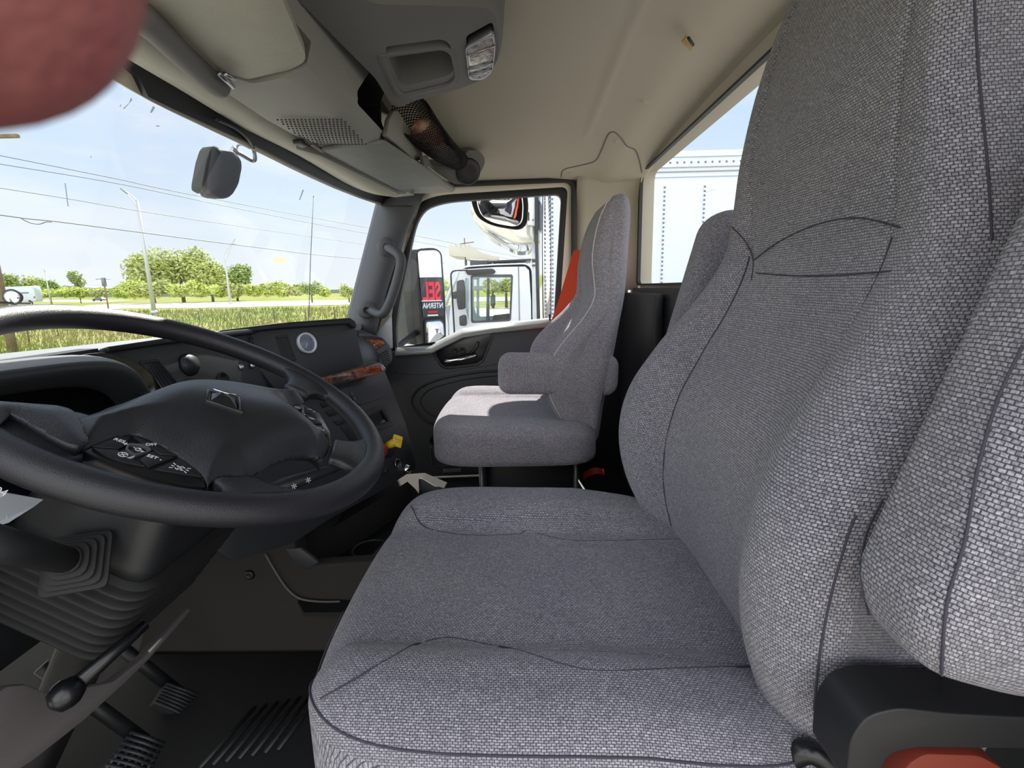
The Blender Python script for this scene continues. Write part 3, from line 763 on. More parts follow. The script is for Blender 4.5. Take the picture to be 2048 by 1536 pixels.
# ceiling: crowned headliner with a pressed crease
NX, NY = 70, 110; vs = []; fs = []
for i in range(NX+1):
    for j in range(NY+1):
        x = .02+2.2*i/NX; y = -.51+1.16*j/NY
        z = .525-.05*((x-1.1)/1.1)**2-.05*max(0, (x-1.85)/.37)**2-.05*max(0, (-y-.12)/.40)**1.3
        z -= .0
        if .8 < x < 1.86: z -= .006*math.exp(-((y+.235)/.009)**2)*min(1, (1.86-x)/.08)
        z -= .010*math.exp(-((y+.36)/.05)**2)
        vs.append((x, y, z))
for i in range(NX):
    for j in range(NY):
        a = i*(NY+1)+j; fs.append((a, a+1, a+NY+2, a+NY+1))
cl = mesh('ceiling', vs, fs, M['liner'], smooth=True, ang=3); sm_ = cl.modifiers.new('solid', 'SOLIDIFY'); sm_.thickness = .05; sm_.offset = 1; st(cl)
# right side wall round the door opening
def wr(px, X=XW): return atp(px, X=X)
do = rpoly([(700, 960), (745, 690), (851, 378), (1146, 359), (1147, 640), (1143, 960)], [5, 20, 36, 18, 5, 5], 6)
wo = [V((XW, .80, -.86)), V((XW, .70, -.15)), V((XW, .505, .47)), V((XW, -.47, .47)), V((XW, -.47, -.15)), V((XW, -.47, -.86))]
wof = []
for i in range(6):
    for k in range(6): wof.append(wo[i])
wrt = ring('wall_right', wof, wr(do), (.05, 0, 0), M['liner2']); st(wrt)
st(box('trim_1', (1.95+.0, -.46, -.43), (.56, .03, .80), M['dash2'], bevel=.004))
lp = slab('trim_2', [V((XW-.012, y, z)) for y, z in ((-.235, -.03), (-.50, -.03), (-.50, -.86), (-.235, -.86))], (.02, 0, 0), M['dash2'], bevel=.003); st(lp)
# back wall with window opening
zb = .0
wi = [V((p.x, YB, p.y)) for p in rpoly([(2.125, .437), (2.125, .0), (.40, .0), (.40, .437)], [.045, .03, .05, .05], 7)]
wq = [(2.25, .50), (2.25, -.86), (0.05, -.86), (0.05, .50)]
wb = ring('wall_back', [V((wq[i][0], YB, wq[i][1])) for i in range(4) for _ in range(7)], wi, (0, -.05, 0), M['liner2']); st(wb)
w2 = [p.copy() for p in wi]; ctr = V((1.26, YB, .22))
def grow(pts, c, d): return [p+(p-c).normalized()*d for p in pts]
wf = ring('window_2', grow(w2, ctr, .006), grow(w2, ctr, -.020), (0, .012, 0), M['black']); st(wf)
mesh('pane', grow(w2, ctr, -.015)+[], [tuple(range(len(w2)))], M['glass'], wf)
# lower back wall trim, corner post
st(slab('trim_3', [V((x, YB, z)) for x, z in ((.1, -.012), (2.2, -.012), (2.2, -.86), (.1, -.86))], (0, .02, 0), M['dash'], bevel=.004))
# moulded corner post between the door opening and the back window
rg = []
for z in (-.02, .1, .2, .3, .37, .41, .44):
    k = max(0, (z-.30)/.14); r_ = []
    for q in range(13):
        t = q/12; a1 = V((2.19, -.245)); b1 = V((2.19, -.485)); c1 = V((2.130, -.490))
        p = a1*(1-t)**2+b1*2*t*(1-t)+c1*t*t; p.x -= .05*k**2; r_.append(V((p.x, p.y, z)))
    rg.append(r_)
cp_ = loft('trim_4', rg, M['liner2'], closed=False, caps=False); sm4 = cp_.modifiers.new('solid', 'SOLIDIFY'); sm4.thickness = .006; sm4.offset = 1; st(cp_)
bpy.context.view_layer.update(); dg = bpy.context.evaluated_depsgraph_get()
def hit(x, y, lift=.002):
    d = ray(x, y).normalized(); h = sc.ray_cast(dg, V((0, 0, 0)), d); return h[1]-d*lift if h[0] else at(x, y, X=2.1)
jn = tube('trim_8', [hit(p.x, p.y) for p in smoothpath([V((x, y, 0)) for x, y in [(1122, 354), (1128, 339), (1160, 331), (1190, 322), (1203, 300), (1216, 270), (1228, 264), (1242, 276), (1254, 292), (1270, 300), (1278, 318), (1284, 345)]], 5)], .0022, M['cons2'], seg=5); st(jn)
sp = thing('screw_cap', 'small round screw cap in the corner trim above the door', 'screw cap', hit(1143, 345), 'screw caps in the headliner trim')
lathe('cap', hit(1143, 345), (-1, .2, -.4), [(.012, -.002), (.012, .002), (.008, .003)], M['liner2'], sp, seg=16)
for px, lab in (((1234, 281), 'round screw cap at the top of the corner trim, nearest the back window'), ((1291, 202), 'faint round plug in the headliner above the back window')):
    tag(lathe('screw_cap', hit(*px), (-1, .1, -.5), [(.010, -.002), (.010, .002), (.007, .003)], M['liner2'], seg=16), lab, 'screw cap', 'screw caps in the headliner trim')
# door ---------------------------------------------------------------
dr = tag(thing('door_1', None, None, (2.2, .3, -.5)), kind='structure')
def rgn(px, r, X): return [at(p.x, p.y, X=X) for p in rpoly(px, r, 7)]
g_in = [(794, 700), (791, 640), (836, 425), (884, 404), (1123, 388), (1108, 640)]
g_out = [(781, 704), (780, 640), (824, 412), (870, 390), (1136, 373), (1118, 648)]
f_out = [(742, 704), (760, 640), (829, 396), (872, 374), (1143, 363), (1143, 652)]
s_out = [(722, 704), (745, 640), (812, 400), (866, 366), (1152, 353), (1152, 655)]
rr2 = [3, 60, 50, 40, 16, 3]
ring('weather_seal', rgn(s_out, rr2, 2.175), rgn(f_out, rr2, 2.175), (.03, 0, 0), M['black'], dr, bevel=.003)
ring('window_frame', rgn(f_out, rr2, 2.195), rgn(g_out, rr2, 2.195), (.04, 0, 0), M['cream'], dr, bevel=.004)
ring('glass_gasket', rgn(g_out, rr2, 2.20), rgn(g_in, rr2, 2.20), (.035, 0, 0), M['black'], dr, bevel=.003)
gi = rgn([(780, 720), (785, 640), (830, 415), (880, 396), (1130, 380), (1115, 660)], rr2, 2.225)
mesh('window_glass', gi, [tuple(range(len(gi)))], M['glass'], dr)
dp = [(735, 706), (863, 700), (890, 686), (925, 669), (985, 659), (1104, 647), (1117, 650), (1142, 700), (1144, 938), (790, 962), (740, 860)]
dpn = slab('door_panel', [at(p[0], p[1], X=2.13) for p in dp], (.10, 0, 0), M['door'], dr, bevel=.006)
tp = [(790, 700), (863, 695), (890, 681), (925, 664), (985, 654), (1104, 642)]
hp = [(864, 702), (890, 688), (925, 672), (990, 658), (984, 682), (968, 722), (955, 732), (893, 739), (880, 733), (870, 716)]
# grooves of the moulded panel
def groove(px, name='panel_groove', r=.004, m='black', X=2.131):
    return tube(name, smoothpath([at(x, y, X=X) for x, y in px], 6), r, M[m], dr, seg=6)
cut(dpn, [g_slab([at(p[0], p[1], X=2.12) for p in [(868, 703), (892, 690), (927, 674), (985, 663), (979, 684), (965, 719), (953, 728), (893, 735), (882, 730), (873, 716)]], (.05, 0, 0)),
          g_slab([at(p.x, p.y, X=2.12) for p in rpoly([(856, 884), (868, 868), (915, 866), (925, 884), (915, 893), (866, 894)], 6, 4)], (.05, 0, 0))])
slab('handle_bezel', [at(p[0], p[1], X=2.15) for p in hp], (.01, 0, 0), M['gloss'], dr, bevel=.003)
ring('handle_bezel_rim', [at(p[0], p[1], X=2.127) for p in hp], [at(925+(p[0]-925)*.93, 702+(p[1]-702)*.9, X=2.127) for p in hp], (.01, 0, 0), M['gloss'], dr, bevel=.002)
hh = tube('door_handle', smoothpath([at(890, 721, X=2.13), at(902, 722, X=2.115), at(925, 718, X=2.11), at(953, 711, X=2.13)], 6), [.005]+[.009]*17+[.005], M['chrome'], dr, seg=12)
for px in ((910, 702), (925, 701)):
    lathe('door_switch', at(*px, X=2.148), (-1, 0, 0), [(.014, 0), (.014, .006), (.009, .008), (.008, .004), (.001, .004)], M['black'], dr, seg=20)
tube('pull_strap', smoothpath([at(941, 707, X=2.14), at(953, 695, X=2.135), at(956, 684, X=2.14)], 5), .006, M['gloss'], dr)
groove([(1005, 741), (960, 744), (905, 752), (868, 762), (840, 776), (826, 792), (823, 806), (832, 822), (850, 840), (866, 847), (900, 846)], r=.006)
groove([(1005, 750), (940, 757), (890, 768), (858, 780), (843, 796), (842, 808), (856, 826), (876, 834), (900, 834)], r=.004)
groove([(790, 745), (850, 748), (930, 738), (1000, 726)], r=.003, m='door')
groove([(870, 905), (862, 893), (866, 930), (884, 932), (900, 928), (902, 895)], r=.004, m='door')
slab('sill_plate', [at(886, 939, X=2.10), at(922, 937, X=2.10), at(922, 944, X=2.10), at(886, 945, X=2.10)], (.01, 0, 0), M['alu'], dr, bevel=.001)
tube('sill_edge', [at(835, 956, X=2.08), at(1140, 944, X=2.08)], .005, M['cream'], dr, seg=6)
loft('window_ledge', [[at(x, y-7, X=2.205), at(x, y-3, X=2.15), at(x, y+5, X=2.105), at(x, y+12, X=2.10), at(x, y+12, X=2.205)] for x, y in tp], mat('ledge_plastic', (128, 128, 124), .3, bump=.2, bscale=900), dr)  # dark plastic coloured lighter to carry the sun glare on the ledge
slab('mirror_sail', atp([(748, 672), (783, 628), (785, 700), (752, 700)], X=2.185), (.01, 0, 0), M['white'], dr, bevel=.002)
tube('lock_pin', [at(1100, 640, X=2.15), at(1099, 628, X=2.15)], .004, M['black'], dr)
# windshield and pillar --------------------------------------------------
WS = plane(V((2.12, .535, .359)), V((2.12, .706, -.12)), V((.77, .60, .335)))
def wsy(x, z, d=-.02):
    P_ = off(WS, d); n_ = P_[1]; return V((x, P_[0].y-((x-P_[0].x)*n_.x+(z-P_[0].z)*n_.z)/n_.y, z))
wsp = [wsy(.12, .40)]+[at(p[0], p[1], P=off(WS, -.02)) for p in [(120, 60), (300, 180), (520, 285), (690, 365), (790, 395), (700, 660), (600, 720), (0, 820)]]+[wsy(.12, -.20)]
ws = mesh('window_1', wsp, [tuple(range(len(wsp)))], M['glass']); st(ws)
hd_out = [(-900, -900), (-500, -510), (-100, -145), (60, -12), (209, 76), (374, 172), (484, 238), (519, 254), (706, 358), (795, 388)]
hd_in = [(-900, -790), (-500, -420), (-100, -80), (60, 55), (205, 104), (268, 142), (285, 172), (300, 196), (513, 293), (600, 338), (700, 386), (775, 410)]
hd_c = [(-900, -700), (-500, -340), (-120, -20), (60, 70), (180, 132), (297, 200), (400, 250), (513, 303), (600, 346), (690, 386), (765, 412)]
def band(name, A, B, P, th, m_, parent=None):
    def rs(px, n=40):
        path = smoothpath([V((p[0], p[1], 0)) for p in px], 10); L = [0]
        for i in range(1, len(path)): L.append(L[-1]+(path[i]-path[i-1]).length)
        o = []; j = 0
        for k in range(n+1):
            t = L[-1]*k/n
            while j < len(L)-2 and L[j+1] < t: j += 1
            q = (t-L[j])/max(1e-6, L[j+1]-L[j]); o.append(path[j].lerp(path[j+1], q))
        return o
    a, b = rs(A), rs(B); n = P[1]
    rings = []
    for p, q in zip(a, b):
        p3, q3 = at(p.x, p.y, P=P), at(q.x, q.y, P=P); rings.append([p3, q3, q3-n*th, p3-n*th])
    g = g_loft(rings); return mesh(name, g[0], g[1], m_, parent, bevel=0)
st(band('trim_5', hd_out, hd_in, off(WS, .004), .015, M['black']))
st(band('trim_6', hd_out, hd_c, off(WS, -.008), .006, M['cream']))
# driver's side: pillar, roof rail and sill round the open door the photographer stands in
def post(name, pts, w_, m_):
    rg_ = [[p+V((a_, b_, 0)) for a_, b_ in ((-w_, -w_), (w_, -w_), (w_, w_), (-w_, w_))] for p in pts]
    return st(loft(name, rg_, m_))
post('trim_9', [wsy(.10, .44), wsy(.10, .36), wsy(.10, .1), wsy(.10, -.14), V((.10, .76, -.5)), V((.10, .76, -.86))], .035, M['pillar'])
st(tube('trim_10', [V((.06, .62, .455)), V((.06, .1, .475)), V((.06, -.50, .455))], .03, M['liner2'], seg=10))
post('trim_11', [V((.10, -.50, .46)), V((.10, -.50, -.86))], .035, M['liner2'])
# A pillar cover
PA = plane(V((2.10, .54, .36)), V((2.10, .71, -.12)), V((2.16, .40, .36)))
pp = [(768, 402), (786, 392), (866, 372), (858, 396), (836, 425), (800, 530), (775, 615), (748, 672), (700, 672), (704, 640), (740, 520)]
rgs = []
for t in [k/14 for k in range(15)]:
    l = V((770, 398)).lerp(V((700, 668)), t); r_ = V((850, 384)).lerp(V((752, 672)), t)+V((-10*math.sin(t*pi), 0)); rg = []
    for k in range(13):
        a = k/12; q = l.lerp(r_, a); bul = math.sin(a*pi)**.7
        rg.append(at(q.x, q.y, P=(PA[0]-V((.0, 0, 0)), PA[1]))+V((-.028*bul, -.02*bul, 0)))
    rg += [p+V((.05, .05, 0)) for p in (rg[-1], rg[0])]
    rgs.append(rg)
tr = loft('trim_7', rgs, M['pillar']); st(tr)
tube('pillar_joint', smoothpath([at(769, 413, X=2.07)+V((.0, .0, 0)), at(800, 412, X=2.06), at(825, 413, X=2.08)], 4), .0025, M['black'], tr, seg=5)
gh = thing('grab_handle', 'dark grey grab handle bolted to the pillar beside the windshield', 'handle', at(772, 560, X=2.03))
hx = 2.02
hpth = smoothpath([at(770, 493, X=2.05), at(786, 500, X=2.01), at(800, 513, X=1.99), at(801, 532, X=1.99), at(790, 575, X=1.99), at(775, 615, X=1.99), at(763, 629, X=2.0), at(748, 624, X=2.03), at(733, 618, X=2.06)], 8)
tube('grip', hpth, [.024]+[.0205]*(len(hpth)-2)+[.024], M['pillar'], gh, seg=14, flat=.8)
for px in ((772, 494), (732, 620)):
    lathe('mounting_pad', at(*px, X=2.055), (-1, -.35, 0), [(.036, -.02), (.036, .016), (.028, .024)], M['pillar'], gh, seg=20)
    lathe('screw', at(*px, X=2.025), (-1, -.35, 0), [(.014, -.002), (.014, .003), (.009, .004), (.008, .001), (.001, .001)], M['black'], gh, seg=16)

# ================================================================ DASHBOARD
db = thing('dashboard', 'charcoal dashboard with round air gauge, vents and burl wood trim below the windshield', 'dashboard', (1.15, .7, -.8))
zt = -.085
topo = [(.12, .63), (.45, .64), (.80, .655), (1.15, .625), (1.45, .46), (1.50, .49), (1.53, .60), (2.10, .66), (2.13, .72), (2.13, 1.05), (.12, 1.05)]
slab('dash_top', [V((x, y, zt-.005 if x < 1.5 else zt-.05)) for x, y in topo], (0, 0, -.02), M['hood'], db, bevel=.004)
U1 = plane(V((.80, .655, -.09)), V((1.15, .625, -.09)), V((.95, .60, -.25)))
U2 = plane(V((1.15, .625, -.09)), V((1.45, .46, -.09)), V((1.32, .485, -.24)))
def upan(name, P, px, th, m_, parent=db, h=0, bevel=.002): return slab(name, [at(p[0], p[1], P=off(P, h)) for p in px], -P[1]*th, m_, parent, bevel=bevel)
u1 = upan('panel', U1, [(205, 698), (300, 684), (420, 672), (532, 662), (560, 800), (420, 860), (300, 860)], .05, M['dash'])
u2 = upan('panel', U2, [(500, 664), (700, 645), (710, 652), (728, 729), (640, 757), (560, 790), (520, 740)], .05, M['dash'], h=.002)
upan('top_rim', U2, [(440, 660), (560, 645), (700, 635), (712, 642), (714, 655), (706, 655), (698, 647), (560, 657), (440, 670)], .03, M['black'], h=.012, bevel=.004)
upan('top_rim', U1, [(215, 693), (330, 676), (470, 660), (540, 654), (540, 664), (470, 671), (330, 687), (222, 704)], .02, M['black'], h=.01, bevel=.003)
def vent(P, quad, nsl, h=.004, parent=db):
    q = [V(p) for p in quad]; Ph = off(P, h)
    w3 = [at(p.x, p.y, P=Ph) for p in q]; c = sum(w3, V())/4
    v = ring('vent', [c+(p-c)*1.22 for p in w3], w3, -P[1]*.02, M['dash2'], parent, bevel=.003)
    slab('vent_well', [p-P[1]*.006 for p in w3], -P[1]*.001, M['black'], v, bevel=0)
    for k in range(nsl):
        t = (k+.5)/nsl; a = w3[0].lerp(w3[1], t); b = w3[3].lerp(w3[2], t); d = (w3[1]-w3[0])*.22/nsl
        slab('slat', [a-d-P[1]*.004, a+d+P[1]*.0, b+d+P[1]*.0, b-d-P[1]*.004], -P[1]*.002, M['dash2'], v, bevel=0)
    return v
vent(U1, [(288, 727), (318, 724), (358, 770), (312, 790)], 6)
vent(U2, [(555, 677), (575, 674), (590, 716), (570, 722)], 6, h=.004)
vent(U1, [(502, 676), (515, 675), (516, 688), (504, 690)], 2, h=.004)
lathe('headlamp_knob', at(376, 730, P=off(U1, .0)), U1[1], [(.022, 0), (.0215, .005), (.018, .009), (.016, .013), (.001, .014)], M['dash2'], db)
slab('switch_blank', [at(p[0], p[1], P=off(U1, .003)) for p in [(372, 756), (395, 754), (400, 764), (378, 766)]], -U1[1]*.004, M['dash2'], db)
for px in ((480, 735), (502, 732)): lathe('toggle_button', at(*px, P=off(U1, .0)), U1[1], [(.007, 0), (.007, .005), (.005, .007), (.001, .007)], M['chrome'], db, seg=16)
lathe('socket', at(446, 760, P=off(U1, .0)), U1[1], [(.017, 0), (.017, .003), (.013, .004), (.012, .001), (.001, .001)], M['black'], db)
gc = at(612, 687, P=off(U2, .003)); gu = U2[1]
gg = lathe('air_gauge', gc, gu, [(.027, -.004), (.027, .008), (.0245, .010), (.022, .006), (.021, .004)], M['white'], db, seg=48)
gm = mat('gauge_face', (120, 130, 150), .4); lathe('gauge_face', gc, gu, [(.0215, .002), (.0215, .005), (.001, .0052)], gm, gg, seg=40)
gx = V((0, 0, 1)).cross(gu).normalized(); gy = gu.cross(gx)
geo = []
for k in range(11):
    a = math.radians(220-26*k); geo.append(g_tube([gc+gu*.0056+(gx*math.cos(a)+gy*math.sin(a))*.016, gc+gu*.0056+(gx*math.cos(a)+gy*math.sin(a))*.0195], .0005, 4))
geo.append(g_tube([gc+gu*.006, gc+gu*.006-gx*.008-gy*.012], .0006, 4)); a, b = join_geo(geo); mesh('gauge_marks', a, b, M['ink'], gg)
# instrument hood and cluster
hood = []
for y, z0_, xr, k in ((.665, -.082, .80, 0), (.62, -.068, .775, 1), (.57, -.066, .75, 2), (.545, -.072, .74, 3), (.54, -.085, .735, 4), (.56, -.10, .70, 5)):
    hood.append([V((.20, y, z0_)), V((.45, y, z0_-.0)), V((xr-.14, y, z0_-.004)), V((xr-.075, y, z0_-.012)), V((xr-.035, y, z0_-.035)), V((xr-.012, y+.005, z0_-.08)), V((xr+.01, y+.01, z0_-.14)), V((xr+.03, y+.02, z0_-.22))])
hb = loft('instrument_hood', hood, M['hood'], db, closed=False, caps=False, sub=2); hb.data.materials.append(M['dash2'])
for i_, p_ in enumerate(hb.data.polygons):
    if i_ >= 21: p_.material_index = 1
so_ = hb.modifiers.new('solid', 'SOLIDIFY'); so_.thickness = .006; so_.offset = -1
slab('cluster_back', [V((x, .66, z)) for x, z in ((.18, -.08), (.77, -.08), (.79, -.32), (.18, -.32))], (0, .03, 0), M['black'], db, bevel=0)
ln = V((-.22, -.94, .27)).normalized(); lc = V((.52, .615, -.17))
lx = V((1, 0, 0)); lx = (lx-ln*lx.dot(ln)).normalized(); ly = ln.cross(lx)
slab('cluster_lens', [lc+lx*p.x+ly*p.y for p in rpoly([(-.3, -.085), (.26, -.085), (.25, .04), (.20, .085), (-.3, .085)], .03, 5)], -ln*.006, M['lens'], db, bevel=.002)
box('knee_bolster', (.50, .76, -.32), (.70, .20, .30), M['dash2'], db, bevel=.02)
# label plate seen under the wheel rim
lcp = thing('registration_card', 'pale card with grey print tucked beside the steering column at the left edge', 'card', at(35, 1020, X=.48))
cardp = [at(-60, 950, X=.46), at(10, 985, X=.47), at(87, 999, X=.49), at(70, 1012, X=.49), at(18, 1045, X=.475), at(-60, 1070, X=.46)]
slab('card', cardp, V((.002, .003, 0)), mat('card_stock', (150, 156, 164), .3, coat=.5), lcp, bevel=0)
text('print', '04', at(6, 976+6, X=.467)-V((.002, 0, 0)), at(20, 985, X=.467)-at(0, 975, X=.467), (-1, -.6, .2), .010, M['ink'], lcp)
# lower centre stack
Lp = plane(V((1.478, .407, -.235)), V((1.455, .32, -.52)), V((.97, .483, -.52)))
lst = slab('centre_stack', [at(p[0], p[1], P=Lp) for p in [(560, 790), (640, 772), (771, 742), (790, 790), (812, 845), (833, 922), (833, 938), (760, 985), (660, 1040), (590, 1087), (470, 1125), (430, 1100), (520, 850)]], V((.10, .30, 0)), M['dash'], db, bevel=.006)
def lpan(name, px, h, th, m_, parent=lst, bevel=.0015): return slab(name, [at(p[0], p[1], P=off(Lp, h)) for p in px], -Lp[1]*th, m_, parent, bevel=bevel)
wt = lpan('wood_trim', [(590, 772), (647, 753), (679, 745), (758, 726), (769, 730), (772, 743), (700, 762), (668, 769), (606, 792)], .060, .06, M['burl'], db, .005)
lpan('ledge', [(590, 768), (640, 757), (728, 729), (748, 722), (762, 727), (766, 731), (690, 748), (610, 775)], .050, .05, M['gloss'], db, .002)
lpan('trim_end', [(758, 727), (766, 729), (772, 736), (772, 742), (767, 742), (764, 734)], .062, .05, M['alu'], db, .003)
ft = M['dash2']
lpan('door_flap', [(680, 777), (758, 757), (771, 792), (722, 810), (695, 800)], .004, .008, M['dash'])
lpan('usb_port', [(699, 780), (705, 780), (714, 800), (708, 803), (701, 793)], .0055, .006, M['black']); 
text('print', 'USB', at(703, 786, P=off(Lp, .0062)), at(713, 810, P=Lp)-at(703, 786, P=Lp), Lp[1], .007, M['greyink'], lst)
text('print', 'USB', at(709, 796, P=off(Lp, .0062)), at(713, 810, P=Lp)-at(703, 786, P=Lp), Lp[1], .006, M['greyink'], lst)
a_ = [(705, 838), (764, 806), (788, 850), (752, 864), (730, 870)]
ring('display_bezel', [at(*p, P=off(Lp, .005)) for p in [(718, 828), (768, 808), (788, 850), (745, 868)]], [at(*p, P=off(Lp, .005)) for p in [(731, 833), (764, 820), (778, 842), (749, 854)]], -Lp[1]*.008, M['dash2'], lst, bevel=.002)
lpan('display', [(731, 833), (764, 820), (778, 842), (749, 854)], .0, .004, M['lens'])
for px in ([(640, 805), (672, 797), (680, 806), (648, 815)], [(652, 822), (690, 812), (698, 822), (660, 833)], [(668, 842), (700, 833), (706, 842), (676, 851)], [(682, 852), (700, 848), (722, 880), (706, 886)]):
    lpan('switch', px, .003, .006, M['black'])
kp = at(776, 893, P=off(Lp, .004))
lpan('valve_recess', [(750, 890), (770, 880), (786, 884), (792, 900), (784, 914), (760, 918)], .002, .004, M['black'])
yk = at(770, 894, P=Lp); ye = at(794, 882, P=off(Lp, .045))
bk = thing('parking_brake_knob', 'yellow diamond-shaped parking brake knob on the centre dash panel', 'knob', yk)
tube('stem', [yk, yk.lerp(ye, .9)], [.010, .012], M['yellow'], bk, seg=14)
kn = (ye-yk).normalized()*.35+V((-1, -.25, .35)).normalized(); kn.normalize()
cc = [at(*p, P=(ye, kn)) for p in [(788, 868), (806, 874), (802, 896), (783, 889)]]
kc = sum(cc, V())/4
slab('plate', [kc+(p-kc)*1.05 for p in cc], -kn*.008, M['yellow'], bk, bevel=.003)
kx = (cc[1]-cc[0]).normalized()
for i, s_ in enumerate(('PARKING', 'BRAKE')): text('print', s_, kc+(cc[0]-cc[3])*(.12-.24*i)+kn*.0004, kx, kn, .0048, M['yink'], bk)
rk = at(752, 903, P=Lp); r2 = at(766, 901, P=off(Lp, .03))
lathe('trailer_supply_knob', rk, Lp[1], [(.008, 0), (.010, .012), (.018, .015), (.020, .022), (.017, .027), (.001, .028)], M['redp'])
tag(bpy.data.objects['trailer_supply_knob'], 'red round knob half hidden by the steering wheel rim, left of the yellow knob', 'knob')
so2 = at(793, 928, P=off(Lp, .0)); lathe('power_socket', so2, Lp[1], [(.0135, 0), (.0135, .005), (.0115, .006), (.0105, .003), (.001, .003)], M['gloss'], lst)
lathe('socket_ring', so2, Lp[1], [(.0140, .003), (.0140, .0062), (.0120, .0066), (.0118, .003)], M['alu'], lst)
lathe('ignition_lock', at(814, 938, P=off(Lp, .004)), Lp[1], [(.014, -.01), (.014, .004), (.010, .007), (.009, .010), (.001, .011)], M['chrome'], lst)
lpan('rocker_switch', [(757, 940), (776, 931), (782, 942), (764, 953)], .003, .005, M['dash2'])
text('print', '~ /', at(770, 942, P=off(Lp, .0036)), at(780, 937, P=Lp)-at(770, 942, P=Lp), Lp[1], .010, M['greyink'], lst)
# passenger side of the dash
prof = [(.95, -.13), (.72, -.135), (.66, -.148), (.60, -.175), (.565, -.205), (.545, -.25), (.55, -.32), (.62, -.42), (.95, -.45)]
rg = []
for x, dy, dz in ((1.50, -.01, .0), (1.8, -.01, 0), (2.02, -.005, 0), (2.09, .02, -.01), (2.12, .06, -.02)): rg.append([V((x, y+dy, z+dz)) for y, z in prof])
loft('passenger_dash', rg, M['dash'], db)
PD = (at(750, 690, X=1.90), V((-.80, -.50, .34)).normalized())
def pdp(name, px, h, th, m_, parent=db, bevel=.003): return slab(name, [at(p[0], p[1], P=off(PD, h)) for p in px], -PD[1]*th, m_, parent, bevel=bevel)
pdp('dash_end', [(p.x, p.y) for p in rpoly([(712, 668), (742, 669), (762, 673), (773, 682), (784, 700), (785, 722), (773, 734), (728, 722), (712, 715)], [3, 8, 8, 8, 10, 8, 6, 5, 3], 4)], 0, .12, M['pillar'], bevel=.008)
pdp('wood_trim', [(714, 681), (742, 677), (766, 681), (769, 688), (757, 697), (742, 700), (720, 713), (712, 706)], .006, .01, M['burl'], bevel=.002)
pdp('end_strip', [(717, 671), (745, 671), (765, 676), (767, 679), (742, 675), (716, 679)], .005, .008, M['dash2'], bevel=.001)
vq_ = [at(*p, P=off(PD, .004)) for p in [(761, 709), (774, 702), (780, 724), (771, 731)]]; vc = sum(vq_, V())/4
vv = ring('vent', [vc+(p-vc)*1.2 for p in vq_], vq_, -PD[1]*.012, M['dash2'], db, bevel=.001)
slab('vent_well', [p-PD[1]*.004 for p in vq_], -PD[1]*.002, M['black'], vv, bevel=0)
for k in range(5):
    t = (k+.5)/5; a = vq_[0].lerp(vq_[3], t); b = vq_[1].lerp(vq_[2], t); d = (vq_[3]-vq_[0])*.04
    slab('slat', [a-d, b-d, b+d, a+d], -PD[1]*.003, M['pillar'], vv, bevel=0)
# knee panel, tunnel, footwell
slab('lower_panel', [at(p[0], p[1], Y=.56) for p in [(-60, 1420), (17, 1372), (52, 1368), (105, 1389), (227, 1363), (290, 1314), (378, 1216), (383, 1222), (300, 1318), (251, 1366), (167, 1443), (63, 1525), (-60, 1600)]], (0, .015, 0), M['knee'], db, bevel=.003)
tn = thing('centre_tunnel', 'brown-grey moulded floor tunnel between the footwell and the passenger side', 'tunnel cover', (1.25, .5, -.83))
tpx = [(380, 1120), (470, 1100), (585, 1075), (605, 1132), (760, 1122), (900, 1180), (850, 1440), (590, 1411), (455, 1437), (250, 1400), (300, 1200)]
tnb = slab('tunnel_body', [at(p[0], p[1], X=1.02) for p in tpx], (.55, -.0, 0), M['tunnel'], tn, bevel=.008)
cut(tnb, [g_slab([V((max(q_.x, 1.05), q_.y, -.50)) for q_ in [at(p[0], p[1], Z=-.60) for p in [(592, 1096), (815, 965), (850, 1000), (745, 1112), (622, 1122)]]], (0, 0, -.22))])
slab('storage_bin', [at(p[0], p[1], Z=-.60)+V((0, 0, -.09)) for p in [(560, 1085), (820, 962), (880, 1000), (780, 1150), (600, 1150)]], (0, 0, -.01), M['black'], tn, bevel=0)  # bin floor in black: shade inside the opening put into the colour
cc_ = at(742, 1098, Z=-.63)
tube('cup_ring', [cc_+V((.045*math.cos(a), .045*math.sin(a), 0)) for a in [2*pi*k/32 for k in range(32)]], .003, M['dash'], tn, seg=6, closed=True)
tube('tunnel_lip', smoothpath([at(*p, X=1.012) for p in [(531, 1108), (552, 1145), (575, 1178), (600, 1197), (640, 1203), (680, 1203)]], 5), .0025, M['knee'], tn, seg=6)
lathe('clip', at(499, 1150, X=1.018), (-1, 0, 0), [(.012, 0), (.010, .004), (.004, .005), (.003, .002), (.001, .002)], M['black'], tn, seg=16)
slab('latch', [at(*p, X=1.03) for p in [(574, 1092), (604, 1090), (641, 1120), (622, 1134), (600, 1130)]], (-.012, 0, 0), M['dash'], tn, bevel=.003)
slab('tunnel_shoulder', [at(*p, X=1.42) for p in [(836, 955), (845, 957), (868, 971), (905, 980), (872, 992), (838, 996)]], (.10, 0, -.05), M['dash2'], tn, bevel=.006)
mt = thing('floor_mat', 'black rubber floor mat with raised bars in the driver footwell', 'mat', (.75, .65, -.83))
box('mat', (.70, .60, -.822), (.62, .62, .012), M['rubber'], mt, bevel=.004)
geo = []
for k in range(7):
    a = at(400+26*k, 1536-6*k, Z=-.815); b = a+V((.13, -.03, 0)); geo.append(g_tube([a, b], .004, 6))
a, b = join_geo(geo); mesh('raised_bars', a, b, M['black'], mt, smooth=True)
